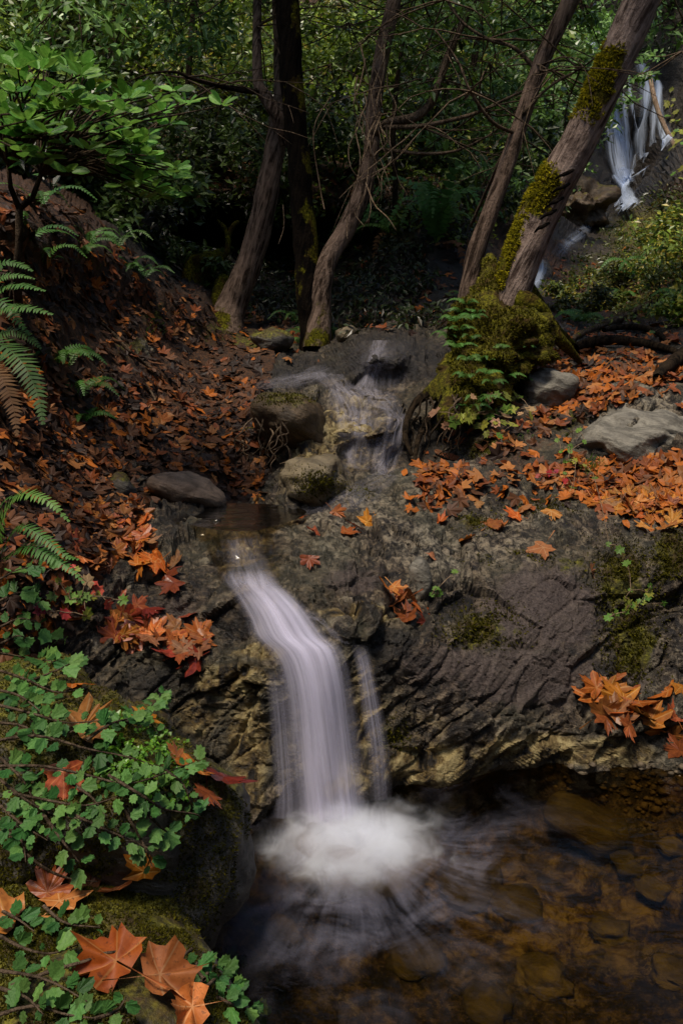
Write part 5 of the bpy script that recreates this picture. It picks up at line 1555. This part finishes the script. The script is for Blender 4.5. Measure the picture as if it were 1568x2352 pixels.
tag(obj('leaf_litter', mesh_np('leaf_litter', np.concatenate(VV), np.concatenate(FF), M_LIT, False, {'col': np.concatenate(CC)})), 'deep litter of small brown and orange leaves on the banks', 'leaf litter', kind='stuff')
# thin fallen sticks in the litter
sticks = [([(150, 660, 4), (210, 730, 6), (260, 775, 7), (300, 820, 8), (340, 850, 8), (352, 858, 6)], 'long pale stick lying down the leafy left slope'), ([(440, 1060, 3), (500, 1010, 4), (590, 985, 5), (640, 1000, 3)], 'thin crooked stick on the litter beside the moss capped boulder'),
          ([(310, 860, 4), (345, 905, 5), (370, 960, 5), (385, 985, 3)], 'short stick on the leafy slope above the brown boulder'), ([(1310, 810, 20), (1380, 798, 24), (1450, 800, 22), (1530, 812, 18), (1568, 830, 14)], 'dark fallen branch across the leaves at the top of the rock slope'),
          ([(1300, 790, 12), (1360, 765, 14), (1440, 735, 14), (1500, 700, 12), (1568, 670, 8)], 'pale mossy fallen branch sloping up the right bank'), ([(1380, 765, 10), (1450, 760, 14), (1500, 770, 14), (1540, 790, 10)], 'short curved fallen branch beside the dark one'),
          ([(1500, 880, 22), (1535, 850, 30), (1590, 830, 34)], 'dark broken root jutting in from the right bank')]
for rows, lab in sticks:
    mb = MB(); A = crom(rows, 5); pts = []; rad = []
    for u, v, w_ in A:
        h = hit(u, v, [BVH_T]); pts.append(h[0] + h[1] * (px(w_, h[0].y) * .6 + .01)); rad.append(px(w_, h[0].y) / 2)
    for _ in range(3): pts = [pts[0]] + [(pts[i - 1] + pts[i] * 2 + pts[i + 1]) / 4 for i in range(1, len(pts) - 1)] + [pts[-1]]
    tube(mb, pts, rad, 8, .15, 9, (lambda p, d, t: .45 if d.z > 0 else 0) if 'moss' in lab else None)
    tag(obj('fallen_branch', mb.mesh('fallen_branch', M_TWIG if 'dark' not in lab else M_BARK_D, attr='moss')), lab, 'branch')
# rootlets in the undercut of the left bank
rl = thing('exposed_roots', hit(600, 1000)[0], 'tangle of thin pale roots hanging out of the undercut left bank', 'roots')
rv = random.Random(9)
for q in range(26):
    u = rv.uniform(500, 650); v = rv.uniform(960, 1010); h = hit(u, v); y = h[0].y - .03
    rows = [(u, v, y, 5)]
    for k in range(5):
        u += rv.uniform(-22, 18); v += rv.uniform(6, 26); y -= rv.uniform(-.02, .04); rows.append((u, v, y, 4.4 - k * .6))
    mb = MB(); ptube(mb, rows, 5, 4, 0); obj('root', mb.mesh('root', M_TWIG_P if q % 3 == 0 else M_TWIG, attr='moss'), rl)
rl = thing('exposed_roots', hit(985, 980)[0], 'dark dangling rootlets in the undercut below the mossy tree', 'roots')
for q in range(26):
    u = rv.uniform(960, 1070); v = rv.uniform(900, 980); y = hit(u, v)[0].y - .05
    rows = [(u, v, y, 6)]
    for k in range(5):
        u += rv.uniform(-20, 12); v += rv.uniform(8, 30); y -= rv.uniform(-.01, .04); rows.append((u, v, y, 5 - k * .7))
    mb = MB(); ptube(mb, rows, 5, 4, .1); obj('root', mb.mesh('root', M_BARK_D if q % 3 else M_TWIG, attr='moss'), rl)

# ------------------------------------------------------------------ broad leaved shrub, upper left
ML_OV = [m_leaf('shrub_leaf', (.05, .14, .016), (.1, .25, .03), 6, .45, .3, spec=.35), m_leaf('shrub_leaf_pale', (.1, .25, .03), (.22, .43, .07), 6, .45, .35, spec=.35)]
OVM = [leaf_mesh('leaf', OVAL, ML_OV[q % 2], c_, q, fold=.25) for q, c_ in enumerate((.1, .2, -.12, .3, -.2, .05))]
SB = [(0, 130), (60, 120), (150, 140), (235, 165), (300, 200), (430, 205), (520, 220), (520, 260), (440, 290), (380, 320), (430, 400), (425, 440), (330, 465), (290, 400), (230, 370), (120, 380), (60, 330), (0, 330)]


def broad_shrub(label, foot, Yr, nclus, poly, seed, lsize):
    r_ = random.Random(seed)
    sh = thing('broadleaf_shrub', foot, label, 'shrub')
    mb = MB()
    us = [p[0] for p in poly]; vs2 = [p[1] for p in poly]
    hub = [P(45, 480, 3.9), P(95, 400, 3.9), P(20, 380, 3.8)]
    tube(mb, [foot, P(38, 640, 3.95), P(45, 560, 3.95), hub[0]], [.022, .02, .018, .016], 8, .1)
    tube(mb, [hub[0], P(75, 455, 3.9), hub[1]], [.014, .012, .01], 6)
    tube(mb, [hub[0], P(25, 430, 3.85), hub[2]], [.014, .012, .01], 6)
    k = 0; n = 0
    while n < nclus:
        u = r_.uniform(min(us), max(us)); v = r_.uniform(min(vs2), max(vs2))
        if not inpoly(u, v, poly): continue
        n += 1
        y = r_.uniform(*Yr)
        tip = P(u, v, y)
        hb = min(hub, key=lambda q: (q - tip).length)
        mid_ = (hb + tip) / 2 + Vector((r_.gauss(0, .05), r_.gauss(0, .05), .06))
        tube(mb, [hb, mid_, tip], [.006, .005, .003], 5)
        out_ = (tip - hb).normalized()
        a0 = r_.uniform(0, 6)
        for q in range(r_.choice([5, 6, 6])):
            a = a0 + q * 1.05 + r_.gauss(0, .15)
            d = Vector((math.cos(a), math.sin(a), r_.uniform(-.1, .35))) + out_ * .5
            d.normalize()
            nrm = Vector((r_.gauss(0, .5), -.5 + r_.gauss(0, .45), 1))
            nrm = (nrm - d * nrm.dot(d)).normalized()
            x = d.cross(nrm)
            s = lsize * r_.uniform(.7, 1.25)
            M = Matrix((x * s, d * s, nrm * s)).transposed().to_4x4(); M.translation = tip + d * .012
            obj('leaf', OVM[(k * 5 + q) % 6] if r_.random() > .5 else OVM[(q * 2 + 1) % 6], sh, mw=M)
            k += 1
    obj('stem', mb.mesh('stem', M_STEMG, attr='moss'), sh)
    return sh


broad_shrub('tall shrub with glossy oval leaves on a forked stem over the leafy slope', hit(45, 715)[0], (3.4, 4.4), 44, [(0, 130), (60, 120), (150, 140), (235, 165), (300, 200), (330, 260), (300, 330), (250, 370), (140, 420), (60, 440), (0, 420)], 3, .072)
broad_shrub('drooping shrub branches with oval leaves reaching toward the elbow stem', hit(75, 650)[0], (3.9, 4.9), 44, [(200, 200), (300, 200), (430, 205), (520, 220), (520, 260), (440, 290), (380, 320), (430, 400), (425, 440), (330, 465), (290, 400), (200, 350)], 8, .072)

broad_shrub('low hanging spray of oval leaves in front of the dark hollow', hit(30, 690)[0], (3.8, 4.6), 42, [(120, 280), (240, 270), (380, 320), (430, 400), (425, 440), (330, 465), (230, 400), (150, 380)], 14, .07)
broad_shrub('upper twigs of oval leaves rising over the forked stem of the tall shrub', hit(15, 640)[0], (3.3, 4.1), 34, [(0, 120), (120, 130), (200, 180), (190, 280), (160, 340), (100, 370), (0, 350)], 21, .066)

# ------------------------------------------------------------------ toothed leaf bushes, lower left
ML_T = [m_leaf('toothed_leaf', (.03, .095, .022), (.06, .16, .035), 7, .5, .2, spec=.25), m_leaf('toothed_leaf_pale', (.07, .17, .035), (.13, .27, .06), 7, .5, .25, spec=.25)]
TOM = [leaf_mesh('leaf', TOOTH, ML_T[q % 2], c_, q + 20, fold=.18, wob=.05) for q, c_ in enumerate((.2, -.2, .35, .1, -.3, .25))]
OFFS = [(-36, -14), (-18, 22), (26, -24), (38, 16)]


def toothed_bush(label, foot, twigs, size, seed, off=.07):
    r_ = random.Random(seed)
    b = thing('toothed_leaf_bush', foot, label, 'bush', None)
    mb = MB(); q = 0
    for rows in twigs:
        A = crom(rows, 8)
        pts = []
        for a in A:
            h = hit(a[0], a[1]); y = (h[0].y if h else 2.2)
            pts.append(P(a[0], a[1], y - off * r_.uniform(.7, 1.2)))
        for _ in range(3): pts = [pts[0]] + [(pts[i - 1] + pts[i] * 2 + pts[i + 1]) / 4 for i in range(1, len(pts) - 1)] + [pts[-1]]
        tube(mb, pts, [max(.0012, .0034 * (1 - i / len(pts)) + .001) for i in range(len(pts))], 5)
        acc = 0; sgn = 1
        for i in range(1, len(pts)):
            seg = pts[i] - pts[i - 1]; acc += seg.length
            while acc > size * .5:
                acc -= size * .5; sgn = -sgn
                t = seg.normalized(); sd = t.cross(Vector((0, -.6, .8))).normalized() * sgn
                d = (t * r_.uniform(.2, .7) + sd + Vector((0, -.2, r_.uniform(-.3, .3)))).normalized()
                nrm = Vector((r_.gauss(0, .35), -.7 + r_.gauss(0, .3), .75)); nrm = (nrm - d * nrm.dot(d)).normalized()
                if r_.random() < .22: continue
                s = size * r_.uniform(.5, 1.3); x = d.cross(nrm)
                M = Matrix((x * s, d * s, nrm * s)).transposed().to_4x4(); M.translation = pts[i] + d * .006
                obj('leaf', TOM[r_.randrange(6)], b, mw=M); q += 1
    obj('stem', mb.mesh('stem', M_TWIG, attr='moss'), b)
    return q


nb_ = []
nb_.append(toothed_bush('bush of small toothed green leaves spreading across the big mossy boulder', hit(20, 1800)[0], [[(0, 1540), (60, 1560), (130, 1590), (190, 1580)], [(0, 1620), (80, 1640), (150, 1660), (230, 1655)], [(0, 1700), (90, 1690), (200, 1720), (300, 1740), (380, 1770)],
     [(0, 1760), (100, 1760), (200, 1780), (300, 1800), (420, 1760), (460, 1750)], [(20, 1820), (120, 1840), (200, 1850), (270, 1830)], [(0, 1850), (60, 1900), (110, 1930)], [(250, 1780), (330, 1830), (380, 1860), (450, 1870), (470, 1890)], [(290, 1660), (350, 1620), (380, 1590)], [(200, 1700), (260, 1660), (330, 1650), (360, 1680)],
     [(150, 1860), (230, 1900), (300, 1930), (370, 1960)], [(330, 1860), (370, 1900), (400, 1920)], [(100, 1870), (150, 1940), (190, 1990)], [(0, 1585), (50, 1600), (100, 1640)], [(0, 1660), (60, 1670), (120, 1720)], [(0, 1790), (50, 1830), (120, 1870), (180, 1880)], [(150, 1790), (210, 1830), (240, 1870)], [(0, 1880), (50, 1930), (60, 1980)], [(380, 1770), (420, 1800), (440, 1850)], [(0, 1740), (60, 1800), (90, 1880)], [(280, 1850), (330, 1940), (350, 1990)]], .034, 4))
nb_.append(toothed_bush('upper clump of toothed blue green leaves beside the fern at the picture edge', hit(20, 1480)[0], [[(0, 1330), (40, 1310), (90, 1300), (120, 1310)], [(0, 1380), (50, 1360), (100, 1380)], [(0, 1440), (50, 1420), (100, 1440), (115, 1460)], [(0, 1500), (60, 1510), (130, 1520)], [(80, 1560), (130, 1540), (170, 1520)], [(0, 1480), (40, 1460), (70, 1470)]], .045, 5, .1))
nb_.append(toothed_bush('low shaded toothed leaf bush around the large curled maple leaves', hit(20, 2250)[0], [[(0, 2150), (60, 2180), (120, 2190), (180, 2170)], [(0, 2230), (70, 2240), (130, 2260), (200, 2300)], [(0, 2330), (80, 2310), (150, 2330), (230, 2340)], [(100, 2080), (150, 2120), (230, 2130)], [(0, 2270), (60, 2290), (100, 2330)], [(220, 2340), (270, 2320), (290, 2290)], [(0, 2090), (40, 2110), (80, 2140)]], .036, 6, .05))
nb_.append(toothed_bush('thin sprays of toothed leaves hanging from the front rock toward the pool', hit(480, 2260)[0], [[(440, 2180), (420, 2200), (440, 2230), (430, 2250)], [(460, 2260), (490, 2220), (530, 2200), (550, 2190)], [(470, 2270), (520, 2230), (535, 2260), (520, 2290)], [(500, 2290), (540, 2310), (590, 2320), (605, 2330)], [(470, 2250), (450, 2220), (470, 2190)]], .034, 7, .04))
print('toothed leaves', nb_)
# bare twigs on the front rock
for rows, lab in (([(50, 2250, 9), (150, 2215, 10), (220, 2195, 9), (250, 2180, 8), (340, 2170, 5)], 'grey forked twig lying across the front rock'), ([(0, 1930, 8), (60, 1945, 8), (120, 1990, 8), (180, 2015, 6), (240, 2020, 3)], 'dark bent twig over the lower mossy rock'), ([(100, 1720, 6), (170, 1690, 5), (230, 1660, 4)], 'thin grey twig crossing the big mossy boulder'),
                  ([(480, 2350, 8), (450, 2300, 7), (400, 2280, 4)], 'short brown twig at the pool side of the front rock')):
    mb = MB(); A = crom(rows, 6); pts = [hit(a[0], a[1])[0] + Vector((0, -.05, .03)) for a in A]
    for _ in range(4): pts = [pts[0]] + [(pts[i - 1] + pts[i] * 2 + pts[i + 1]) / 4 for i in range(1, len(pts) - 1)] + [pts[-1]]
    tube(mb, pts, [px(a[2], p.y) / 2 for a, p in zip(A, pts)], 8, .15, 20)
    if 'forked' in lab: tube(mb, [pts[len(pts) * 2 // 3], pts[len(pts) * 2 // 3] + Vector((.03, -.01, -.04))], [.004, .003], 6)
    tag(obj('twig', mb.mesh('twig', M_TWIG, attr='moss')), lab, 'twig')

# ------------------------------------------------------------------ ferns
M_FERN = m_leaf('fern', (.05, .13, .022), (.09, .2, .035), 9, .5, .3)
M_FERN_L = m_leaf('fern_bright', (.07, .19, .03), (.12, .26, .05), 9, .5, .35)
M_FERN_D = m_leaf('fern_dead', (.1, .04, .015), (.2, .09, .03), 9, .7, .2)


def frond_mesh(pts, width, n, mat, nrm=Vector((0, -.5, .85)), taper=.8, name='frond', gap=.9):
    """spine through pts (world), n pairs of leaflets"""
    A = [Vector(a) for a in crom([tuple(p) for p in pts], max(4, int(60 / (len(pts) - 1))))]
    ln = [0.0]
    for i in range(1, len(A)): ln.append(ln[-1] + (A[i] - A[i - 1]).length)
    mb = MB()
    tube(mb, A[::4] + [A[-1]], [.0028 * (1 - .7 * i / len(A[::4])) * (width / .1) ** .5 for i in range(len(A[::4]) + 1)], 4)
    L = ln[-1]; step = L * .92 / n
    for k in range(n):
        s = L * .08 + step * (k + .5); i = next((j for j in range(len(ln)) if ln[j] >= s), len(ln) - 1); i = max(1, i)
        t = (A[i] - A[i - 1]).normalized(); p = A[i]
        side_ = t.cross(nrm).normalized(); up = side_.cross(t)
        x = s / L
        w_ = width * (min(1, .55 + x * 3) * (1 - max(0, (x - .35) / .65) ** 1.6 * taper - .1 * x))
        for sg in (-1, 1):
            d = (side_ * sg + t * .35 + up * random.uniform(-.1, .12) - Vector((0, 0, .18))).normalized()
            h = step * .5 * gap
            mb.add([p - t * h * .6, p + t * h, p + d * w_ * .55 + t * h * .75, p + d * w_ + t * h * .2, p + d * w_ * .5 - t * h * .7], [(0, 4, 2, 1), (4, 3, 2)])
    return mb.mesh(name, mat, False)


def fern_at(label, foot, fronds, group=None, cat='fern'):
    o = thing('sword_fern', foot, label, cat, group)
    for pts, w_, n, mat in fronds:
        obj('frond', frond_mesh(pts, w_, n, mat), o)
    return o


def fr(rows, w_, n, mat):
    return ([P(*r) for r in rows], w_, n, mat)


fern_at('large sword fern with long green fronds at the left edge, over the leafy slope', P(-70, 800, 3.3), [
    fr([(-60, 770, 3.3), (0, 790, 3.2), (50, 830, 3.1), (85, 900, 3.05), (100, 975, 3.0)], .075, 30, M_FERN), fr([(-60, 760, 3.35), (0, 712, 3.3), (60, 706, 3.25), (122, 722, 3.2)], .05, 24, M_FERN_L), fr([(-60, 740, 3.4), (0, 665, 3.4), (50, 655, 3.35), (105, 668, 3.3)], .045, 24, M_FERN_L),
    fr([(-60, 700, 3.5), (0, 610, 3.5), (40, 605, 3.5), (75, 622, 3.45)], .045, 20, M_FERN_L), fr([(-40, 690, 3.4), (0, 640, 3.4), (40, 632, 3.4), (80, 640, 3.4)], .04, 20, M_FERN), fr([(-50, 790, 3.3), (20, 760, 3.3), (60, 770, 3.3), (95, 800, 3.3)], .05, 22, M_FERN), fr([(-60, 800, 3.2), (0, 860, 3.1), (30, 930, 3.05), (40, 1000, 3.0)], .06, 26, M_FERN_D), fr([(-60, 720, 3.4), (0, 690, 3.35), (40, 735, 3.3), (70, 770, 3.3)], .045, 20, M_FERN)])
fern_at('bright young sword fern arching over the litter above the toothed leaves', P(-10, 1270, 2.75), [
    fr([(-5, 1270, 2.7), (10, 1180, 2.65), (50, 1135, 2.6), (110, 1150, 2.55), (160, 1198, 2.52)], .045, 30, M_FERN_L), fr([(0, 1280, 2.7), (40, 1210, 2.62), (100, 1235, 2.57), (150, 1275, 2.53), (180, 1285, 2.5)], .04, 28, M_FERN_L), fr([(5, 1285, 2.7), (60, 1255, 2.6), (120, 1280, 2.55), (165, 1310, 2.52), (192, 1338, 2.5)], .042, 28, M_FERN_L), fr([(-5, 1290, 2.7), (-10, 1200, 2.6), (10, 1150, 2.55), (40, 1140, 2.5)], .04, 22, M_FERN)])


def radial_fern(u, v, L, n, label, group=None, mat=M_FERN, width=.06, seed=0, lift=.9, dead=2, only=None):
    r_ = random.Random(seed)
    h = hit(u, v, only); f = h[0]
    fronds = []
    for k in range(n + dead):
        a = 2 * math.pi * k / n + r_.gauss(0, .2)
        l = L * r_.uniform(.7, 1.1); d = Vector((math.cos(a), math.sin(a) - .25, 0)).normalized()
        up = lift * r_.uniform(.6, 1.1)
        if k < n: fronds.append(([f, f + d * l * .3 + Vector((0, 0, l * .45 * up)), f + d * l * .7 + Vector((0, 0, l * .5 * up)), f + d * l + Vector((0, 0, l * .2 * up))], width, 20, mat))
        else: fronds.append(([f, f + d * l * .3 + Vector((0, -.1, 0)), f + d * l * .4 + Vector((0, -.1, -l * .4)), f + d * l * .45 + Vector((0, -.1, -l * .8))], width * .7, 14, M_FERN_D))
    return fern_at(label, f, fronds, group)


radial_fern(1000, 560, .7, 14, 'sword fern with upright spiky fronds on the shadowed bank', None, M_FERN_L, .08, 1, 2.0, 4)
radial_fern(905, 540, .62, 12, 'drooping sword fern on the bank with dead brown fronds beneath', None, M_FERN, .075, 2, .8, 6)
radial_fern(840, 560, .5, 9, 'small dark fern left of the drooping fern on the bank', None, M_FERN, .065, 3, .8, 3)
for q, (u, v, L) in enumerate(((205, 560, .25), (270, 570, .3), (330, 640, .3), (300, 620, .22), (100, 610, .25), (60, 560, .3), (150, 850, .3), (180, 920, .28), (190, 970, .22), (130, 840, .25), (190, 590, .25), (90, 480, .35))):
    radial_fern(u, v, L, 6, 'small sword fern sprouting from the leafy left slope', 'small ferns on the left slope', M_FERN, .035, 10 + q, .8, 0)
for q, (u, v, L) in enumerate(((1070, 700, .2), (1085, 735, .2), (1055, 760, .2), (1080, 780, .18), (1050, 800, .2), (1095, 720, .15), (1075, 830, .18), (1110, 830, .14), (1160, 870, .2), (1130, 885, .2), (1095, 925, .28), (1080, 945, .25), (1205, 875, .2), (1060, 720, .2), (1040, 740, .2), (1070, 870, .15), (1150, 800, .1), (1215, 800, .1), (1030, 780, .2), (1115, 860, .15), (1060, 680, .2))):
    radial_fern(u, v, L * .62, 5, 'little fern tuft growing out of the mossy tree foot', 'fern tufts on the mossy tree foot', M_FERN_L if q % 3 else M_FERN, .024, 40 + q, .7, 0)
for q, (u, v, L) in enumerate(((680, 745, .25), (735, 770, .22), (700, 770, .2), (765, 770, .2), (690, 790, .15))):
    radial_fern(u, v, L, 6, 'little fern tuft at the foot of the dark mossy trunk', 'fern tufts at the dark trunk', M_FERN, .035, 80 + q, .8, 0)
for q, (u, v, L) in enumerate(((1460, 640, .5), (1500, 620, .5), (1540, 600, .5), (1430, 690, .3), (1330, 740, .25), (1560, 690, .35))):
    radial_fern(u, v, L, 8, 'green fern on the mossy slope right of the leaning tree', 'ferns on the right slope', M_FERN_L, .06, 90 + q, .8, 0)

# ------------------------------------------------------------------ small vines with yellow green lobed leaves
ML_V = [m_leaf('vine_leaf', (.2, .24, .03), (.38, .36, .06), 8, .5, .3), m_leaf('vine_leaf_green', (.08, .18, .025), (.16, .28, .04), 8, .5, .3), m_leaf('vine_leaf_pink', (.42, .22, .12), (.5, .32, .16), 8, .5, .3), m_leaf('vine_leaf_red', (.4, .03, .035), (.5, .06, .05), 8, .5, .2)]
VM = [leaf_mesh('leaf', VINE, m, .25, 60 + q, wob=.05) for q, m in enumerate(ML_V)]


def vine(label, spots, size, wts, cat='vine', seed=1):
    r_ = random.Random(seed)
    h0 = hit(*spots[0])
    o = thing('leafy_vine', h0[0], label, cat)
    pts = []
    for u, v in spots:
        h = hit(u, v); p = h[0] + h[1] * .03 + Vector((0, -.06, .035)); pts.append(p)
        n = (h[1] + Vector((r_.gauss(0, .3), -.6, .6)))
        obj('leaf', VM[r_.choices(range(4), wts)[0]], o, mw=basis(p, n, r_.uniform(0, 6.28), size * r_.uniform(.6, 1.2), .25))
    mb = MB()
    for i in range(1, len(pts)):
        j = min(range(i), key=lambda k: (pts[k] - pts[i]).length)
        tube(mb, [pts[j], (pts[i] + pts[j]) / 2 + Vector((0, -.01, .01)), pts[i]], [.002, .0018, .0014], 4)
    obj('stem', mb.mesh('stem', M_TWIG_P, attr='moss'), o)


def scat(n, u, v, su, sv, seed):
    r_ = random.Random(seed)
    return [(r_.gauss(u, su), r_.gauss(v, sv)) for _ in range(n)]


vine('vine with yellow green lobed leaves trailing over the edge below the mossy tree', [(1110, 960)] + scat(64, 1120, 962, 45, 24, 1) + [(1020, 985), (1000, 1000), (1035, 975)], .09, [5, 3, 2, 0])
vine('vine of yellowing lobed leaves on the dark mossy rock face', [(1440, 1390)] + scat(13, 1440, 1395, 28, 24, 2) + [(1390, 1420), (1470, 1350)], .05, [4, 4, 1, 0], seed=2)
vine('trailing green and red leaves among the litter by the young fern', [(190, 1380)] + scat(22, 195, 1390, 45, 30, 3), .06, [4, 4, 2, 2], seed=3)
vine('green leafy sprig among the leaf drifts on the rock slope', [(1300, 1060)] + scat(14, 1300, 1065, 22, 35, 4), .05, [1, 6, 0, 0], seed=4)
vine('tiny red and green leaves on the rock shelf amid the drift', [(1255, 1108), (1270, 1105), (1240, 1112), (1290, 1120)], .05, [0, 1, 0, 4], seed=5)
vine('tiny sprig of green leaves beside the leaf clump on the ledge', [(985, 1370), (995, 1355), (1000, 1365), (1010, 1372), (1030, 1335), (975, 1385)], .04, [1, 4, 0, 1], seed=6)
vine('yellow leaf and green sprout on the right end of the rock slope', [(1350, 1120), (1345, 1105), (1330, 1090), (1385, 1270), (1400, 1275)], .05, [2, 3, 0, 0], seed=7)
vine('yellow leaved brambles in the corner of the right slope', [(1500, 720)] + scat(46, 1500, 715, 55, 22, 8), .06, [4, 4, 1, 0], 'bramble', 8)
vine('yellow leafed twigs beside the far waterfall', [(1540, 250)] + scat(26, 1550, 300, 14, 60, 9), .22, [5, 2, 0, 0], seed=9)
# clover-like ground cover on the boulder
pts = ray_points([(220, 1640), (420, 1700), (430, 1830), (330, 1850), (230, 1800)], 260, lambda h: h[0].y < 2.5)
V, f, c = foliage([tuple(p[0] + p[1] * .012) for p in pts], [.012] * len(pts), [4] * len(pts), .014, [(.12, .3, .02), (.18, .38, .03)], .4, .9, 0)
tag(obj('clover', mesh_np('clover', V, f, M_FOL, False, {'col': c})), 'bright green clover dotted over the mossy boulder', 'clover', kind='stuff')
# grass blades on the boulder and the slope
gbm = MB()
for u, v, n, L in ((290, 1800, 14, .09), (300, 1830, 8, .1), (1360, 1075, 30, .1), (360, 760, 16, .12), (120, 1470, 10, .1), (1200, 1000, 8, .06)):
    for _ in range(n):
        h = hit(u + random.gauss(0, 12), v + random.gauss(0, 10)); d = (h[1] + Vector((random.gauss(0, .5), -.3, .6))).normalized(); l = L * random.uniform(.6, 1.1)
        p = h[0]; m_ = p + d * l * .6; e = p + d * l * .85 + Vector((random.gauss(0, .02), -.02, -.02)); s = Vector((.0025, 0, 0))
        gbm.add([p - s, p + s, m_ + s * .8, e, m_ - s * .8], [(0, 1, 2, 4), (4, 2, 3)])
M_GRASS = m_leaf('grass', (.06, .14, .02), (.12, .22, .04), 9, .5, .3)
tag(obj('grass', gbm.mesh('grass', M_GRASS)), 'thin green grass blades in small tufts', 'grass', kind='stuff')
# dark ivy and hanging growth on the shadowed bank
pts = ray_points([(540, 690), (330, 560), (420, 440), (1080, 430), (1080, 740), (800, 770), (600, 740)], 2600, lambda h: mn.noise(h[0] * 1.3) > -.25, [BVH_T])
V, f, c = foliage([tuple(p[0] + p[1] * .07) for p in pts], [.13] * len(pts), [7] * len(pts), .07, [(.035, .055, .01), (.05, .08, .016), (.05, .035, .012), (.02, .025, .008)], .8, .4, .6)
tag(obj('ivy', mesh_np('ivy', V, f, M_FOL, False, {'col': c})), 'dark ivy and hanging growth on the shadowed bank behind the trunks', 'ivy', kind='stuff')
# low leafy cover on the dark bank and hillside
pts = ray_points([(0, 350), (0, 0), (1340, 0), (1330, 420), (1150, 560), (800, 600), (560, 480), (300, 430), (150, 380)], 5200, lambda h: mn.noise(h[0] * .9) > -.2, [BVH_T])
V, f, c = foliage([tuple(p[0] + p[1] * .08) for p in pts], [.16] * len(pts), [7] * len(pts), .075, GREENS + [YELLOWS[2], (.2, .1, .03)], .7)
tag(obj('ground_cover', mesh_np('ground_cover', V, f, M_FOL, False, {'col': c})), 'low leafy green cover over the hillside', 'ground cover', kind='stuff')
pts = ray_points([(1280, 660), (1400, 600), (1568, 470), (1568, 760), (1300, 760)], 900, lambda h: mn.noise(h[0] * 2) > -.1, [BVH_T])
V, f, c = foliage([tuple(p[0] + p[1] * .04) for p in pts], [.08] * len(pts), [8] * len(pts), .045, GREENS + YELLOWS + YELLOWS, .7)
tag(obj('ground_cover', mesh_np('ground_cover', V, f, M_FOL, False, {'col': c})), 'low green leaves carpeting the slope right of the leaning tree', 'ground cover', kind='stuff')

pts = ray_points([(1300, 600), (1400, 520), (1480, 490), (1568, 430), (1568, 560), (1400, 660), (1300, 660)], 700, lambda h: mn.noise(h[0] * 2) > -.2, [BVH_T])
V, f, c = foliage([tuple(p[0] + p[1] * .05) for p in pts], [.1] * len(pts), [7] * len(pts), .06, [(.08, .1, .01), (.05, .08, .012), (.12, .13, .015)], .6)
tag(obj('ground_cover', mesh_np('ground_cover', V, f, M_FOL, False, {'col': c})), 'mossy green cover on the wet slope below the far waterfall', 'ground cover', kind='stuff')
hb = [Vector(v_) for i_, v_ in enumerate(bv) if (i_ // 13 < 18 or i_ // 13 > 40) and i_ % 13 > 1]
hp = [p + Vector((random.gauss(0, .35), random.gauss(0, .35), random.gauss(0, .35))) for p in hb for _ in range(7)]
V, f, c = foliage([tuple(p) for p in hp], [.3] * len(hp), [12] * len(hp), .1, GREENS, .8)
tag(obj('ground_cover', mesh_np('ground_cover', V, f, M_FOL, False, {'col': c})), 'leafy green cover on the added ravine banks beside the pool', 'ground cover', kind='stuff')
